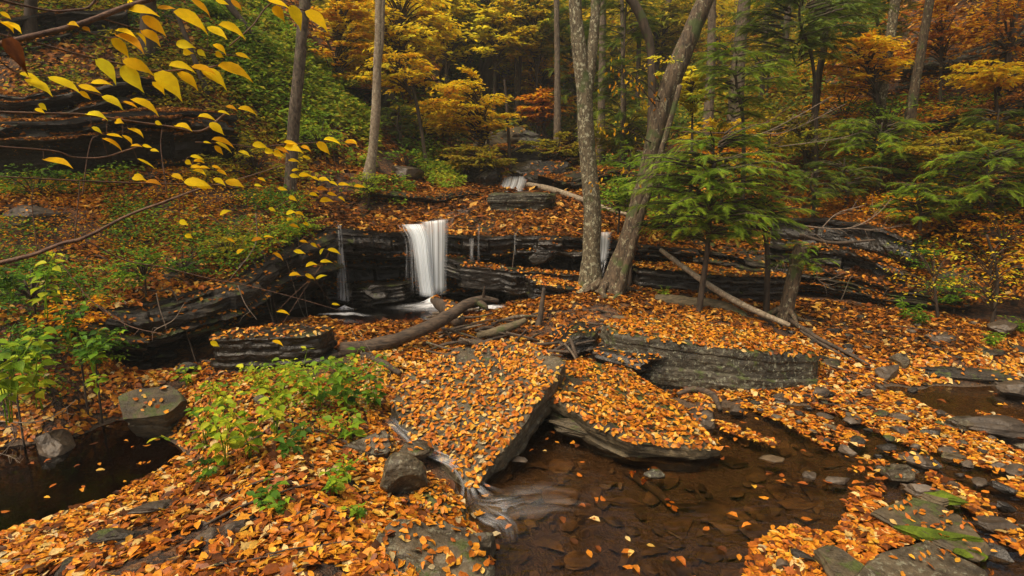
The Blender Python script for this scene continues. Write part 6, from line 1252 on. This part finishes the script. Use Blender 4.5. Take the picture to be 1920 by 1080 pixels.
V, FF = inst(TB, TBF, a[None], (at(46, 128, 1.5)-a)[None], np.array([[.5, -.8, .3]]), .085, .04, np.array([3.])); m_ = MB(); m_.add(V, FF, .15); m_.build('blade', M['litter'], t)
V, Fc = tube([at(20, 50, 1.5), a], [.001, .001], 5, 5); m_ = MB(); m_.add(V, Fc); m_.build('stem', M['twig'], t)
twigs('long bare branch rising from the left edge across the bank', [[(-30, 500, 4.2, 2.2), (60, 478, 3.8, 2.25), (115, 457, 3.6, 2.3), (160, 445, 3.3, 2.3), (240, 404, 2.8, 2.4), (310, 378, 2.4, 2.45), (370, 356, 2, 2.5), (450, 335, 1.2, 2.6), (520, 313, .9, 2.7), (557, 298, .6, 2.7)]], 2.3, 'twig', seed=21)
twigs('very long thin twig sagging across the dark ledge', [[(160, 450, 1.3, 2.4), (235, 488, 1.3, 2.5), (310, 502, 1.2, 2.6), (400, 524, 1.1, 2.7), (470, 537, 1, 2.8), (560, 560, .9, 2.9), (640, 583, .6, 3)], [(310, 393, 1, 2.5), (400, 412, .8, 2.6), (480, 432, .7, 2.7)]], 2.5, 'twig', seed=22)
oth = MB()
for T_ in LG: on_mesh(T_[0], T_[1], T_[2], T_[3], T_[4], oth)
tag(oth.build('leaf_litter', M['litter'], origin=(0, 0, 0)), 'leaves caught on the logs', None, None, 'stuff')

q = np.random.default_rng(67); cnt = 0
while cnt < 70:
    px, py = q.uniform(0, 1900), q.uniform(380, 1060); p = ground(px, py)
    if p[2] < .04 or p[1] > 14: continue
    a = q.uniform(-.9, .9); l = q.uniform(.15, .5); r_ = q.uniform(.004, .011); P = []
    for k in range(5):
        f = k/4-.5; x, y = p[0]+math.cos(a)*l*f*2, p[1]+math.sin(a)*l*f*2; a += q.uniform(-.12, .12); P.append((x, y, float(walk(np.array([x]), np.array([y]))[0])+.035))
    mb = MB(); V, Fc = tube(np.array(P), [r_, r_, r_*.9, r_*.7, r_*.4], 7, 16, .2, 20, cnt); mb.add(V, Fc)
    tag(mb.build('stick', M[['dark', 'log', 'greyb'][cnt % 3]]), 'thin dead stick lying among the fallen leaves', 'stick', 'sticks strewn in the leaves'); cnt += 1

# ================================================================ CAMERA, LIGHT, SKY
cam = bpy.data.cameras.new('camera'); co = bpy.data.objects.new('camera', cam); C.objects.link(co)
co.location = (0, 0, CZ); co.rotation_euler = (math.pi/2-PT, 0, 0); cam.sensor_width = 36; cam.lens = F/1920*36; cam.clip_start = .05; cam.clip_end = 500
bpy.context.scene.camera = co
SE, SR = 62., -130.        # sun height, compass angle from +Y towards +X
w = bpy.data.worlds.new('World'); bpy.context.scene.world = w; w.use_nodes = True; nt = w.node_tree; bg = nt.nodes['Background']
sk = nt.nodes.new('ShaderNodeTexSky'); sk.sky_type = 'NISHITA'; sk.sun_disc = False; sk.sun_elevation = math.radians(SE); sk.sun_rotation = math.radians(SR)
sk.air_density = 1.; sk.dust_density = 6.; sk.ozone_density = .6
mx = nt.nodes.new('ShaderNodeMix'); mx.data_type = 'RGBA'; mx.blend_type = 'MULTIPLY'; mx.inputs[0].default_value = 1; mx.inputs[7].default_value = (1, .88, .7, 1)
nt.links.new(sk.outputs[0], mx.inputs[6]); nt.links.new(mx.outputs[2], bg.inputs[0]); bg.inputs[1].default_value = .12
ld = bpy.data.lights.new('sun', 'SUN'); ld.energy = 2.2; ld.angle = math.radians(22); ld.color = (1, .88, .7)
lo = bpy.data.objects.new('sun', ld); C.objects.link(lo)
d = Vector((math.sin(math.radians(SR))*math.cos(math.radians(SE)), math.cos(math.radians(SR))*math.cos(math.radians(SE)), math.sin(math.radians(SE))))
lo.rotation_euler = d.to_track_quat('Z', 'Y').to_euler()
sc = bpy.context.scene; sc.view_settings.view_transform = 'Standard'; sc.view_settings.look = 'None'; sc.view_settings.exposure = .7; sc.view_settings.gamma = 1
sc.cycles.max_bounces = 6; sc.cycles.transparent_max_bounces = 16; sc.cycles.diffuse_bounces = 3; sc.cycles.glossy_bounces = 3

hz = NT('valley_haze'); hv = hz.n('VolumePrincipled', Density=.0018, Anisotropy=.2); hv.inputs['Color'].default_value = (.9, .92, .88, 1); hz.t.links.new(hv.outputs[0], hz.out.inputs['Volume'])
bv = np.array([(x, y, zz) for x in (-115, 115) for y in (-2, 97) for zz in (-1.6, 70)], float)
tag(mk('haze', bv, [np.array([(0, 1, 3, 2), (4, 6, 7, 5), (0, 4, 5, 1), (2, 3, 7, 6), (0, 2, 6, 4), (1, 5, 7, 3)])], hz.m, smooth=False), 'thin morning haze in the valley', None, None, 'stuff')
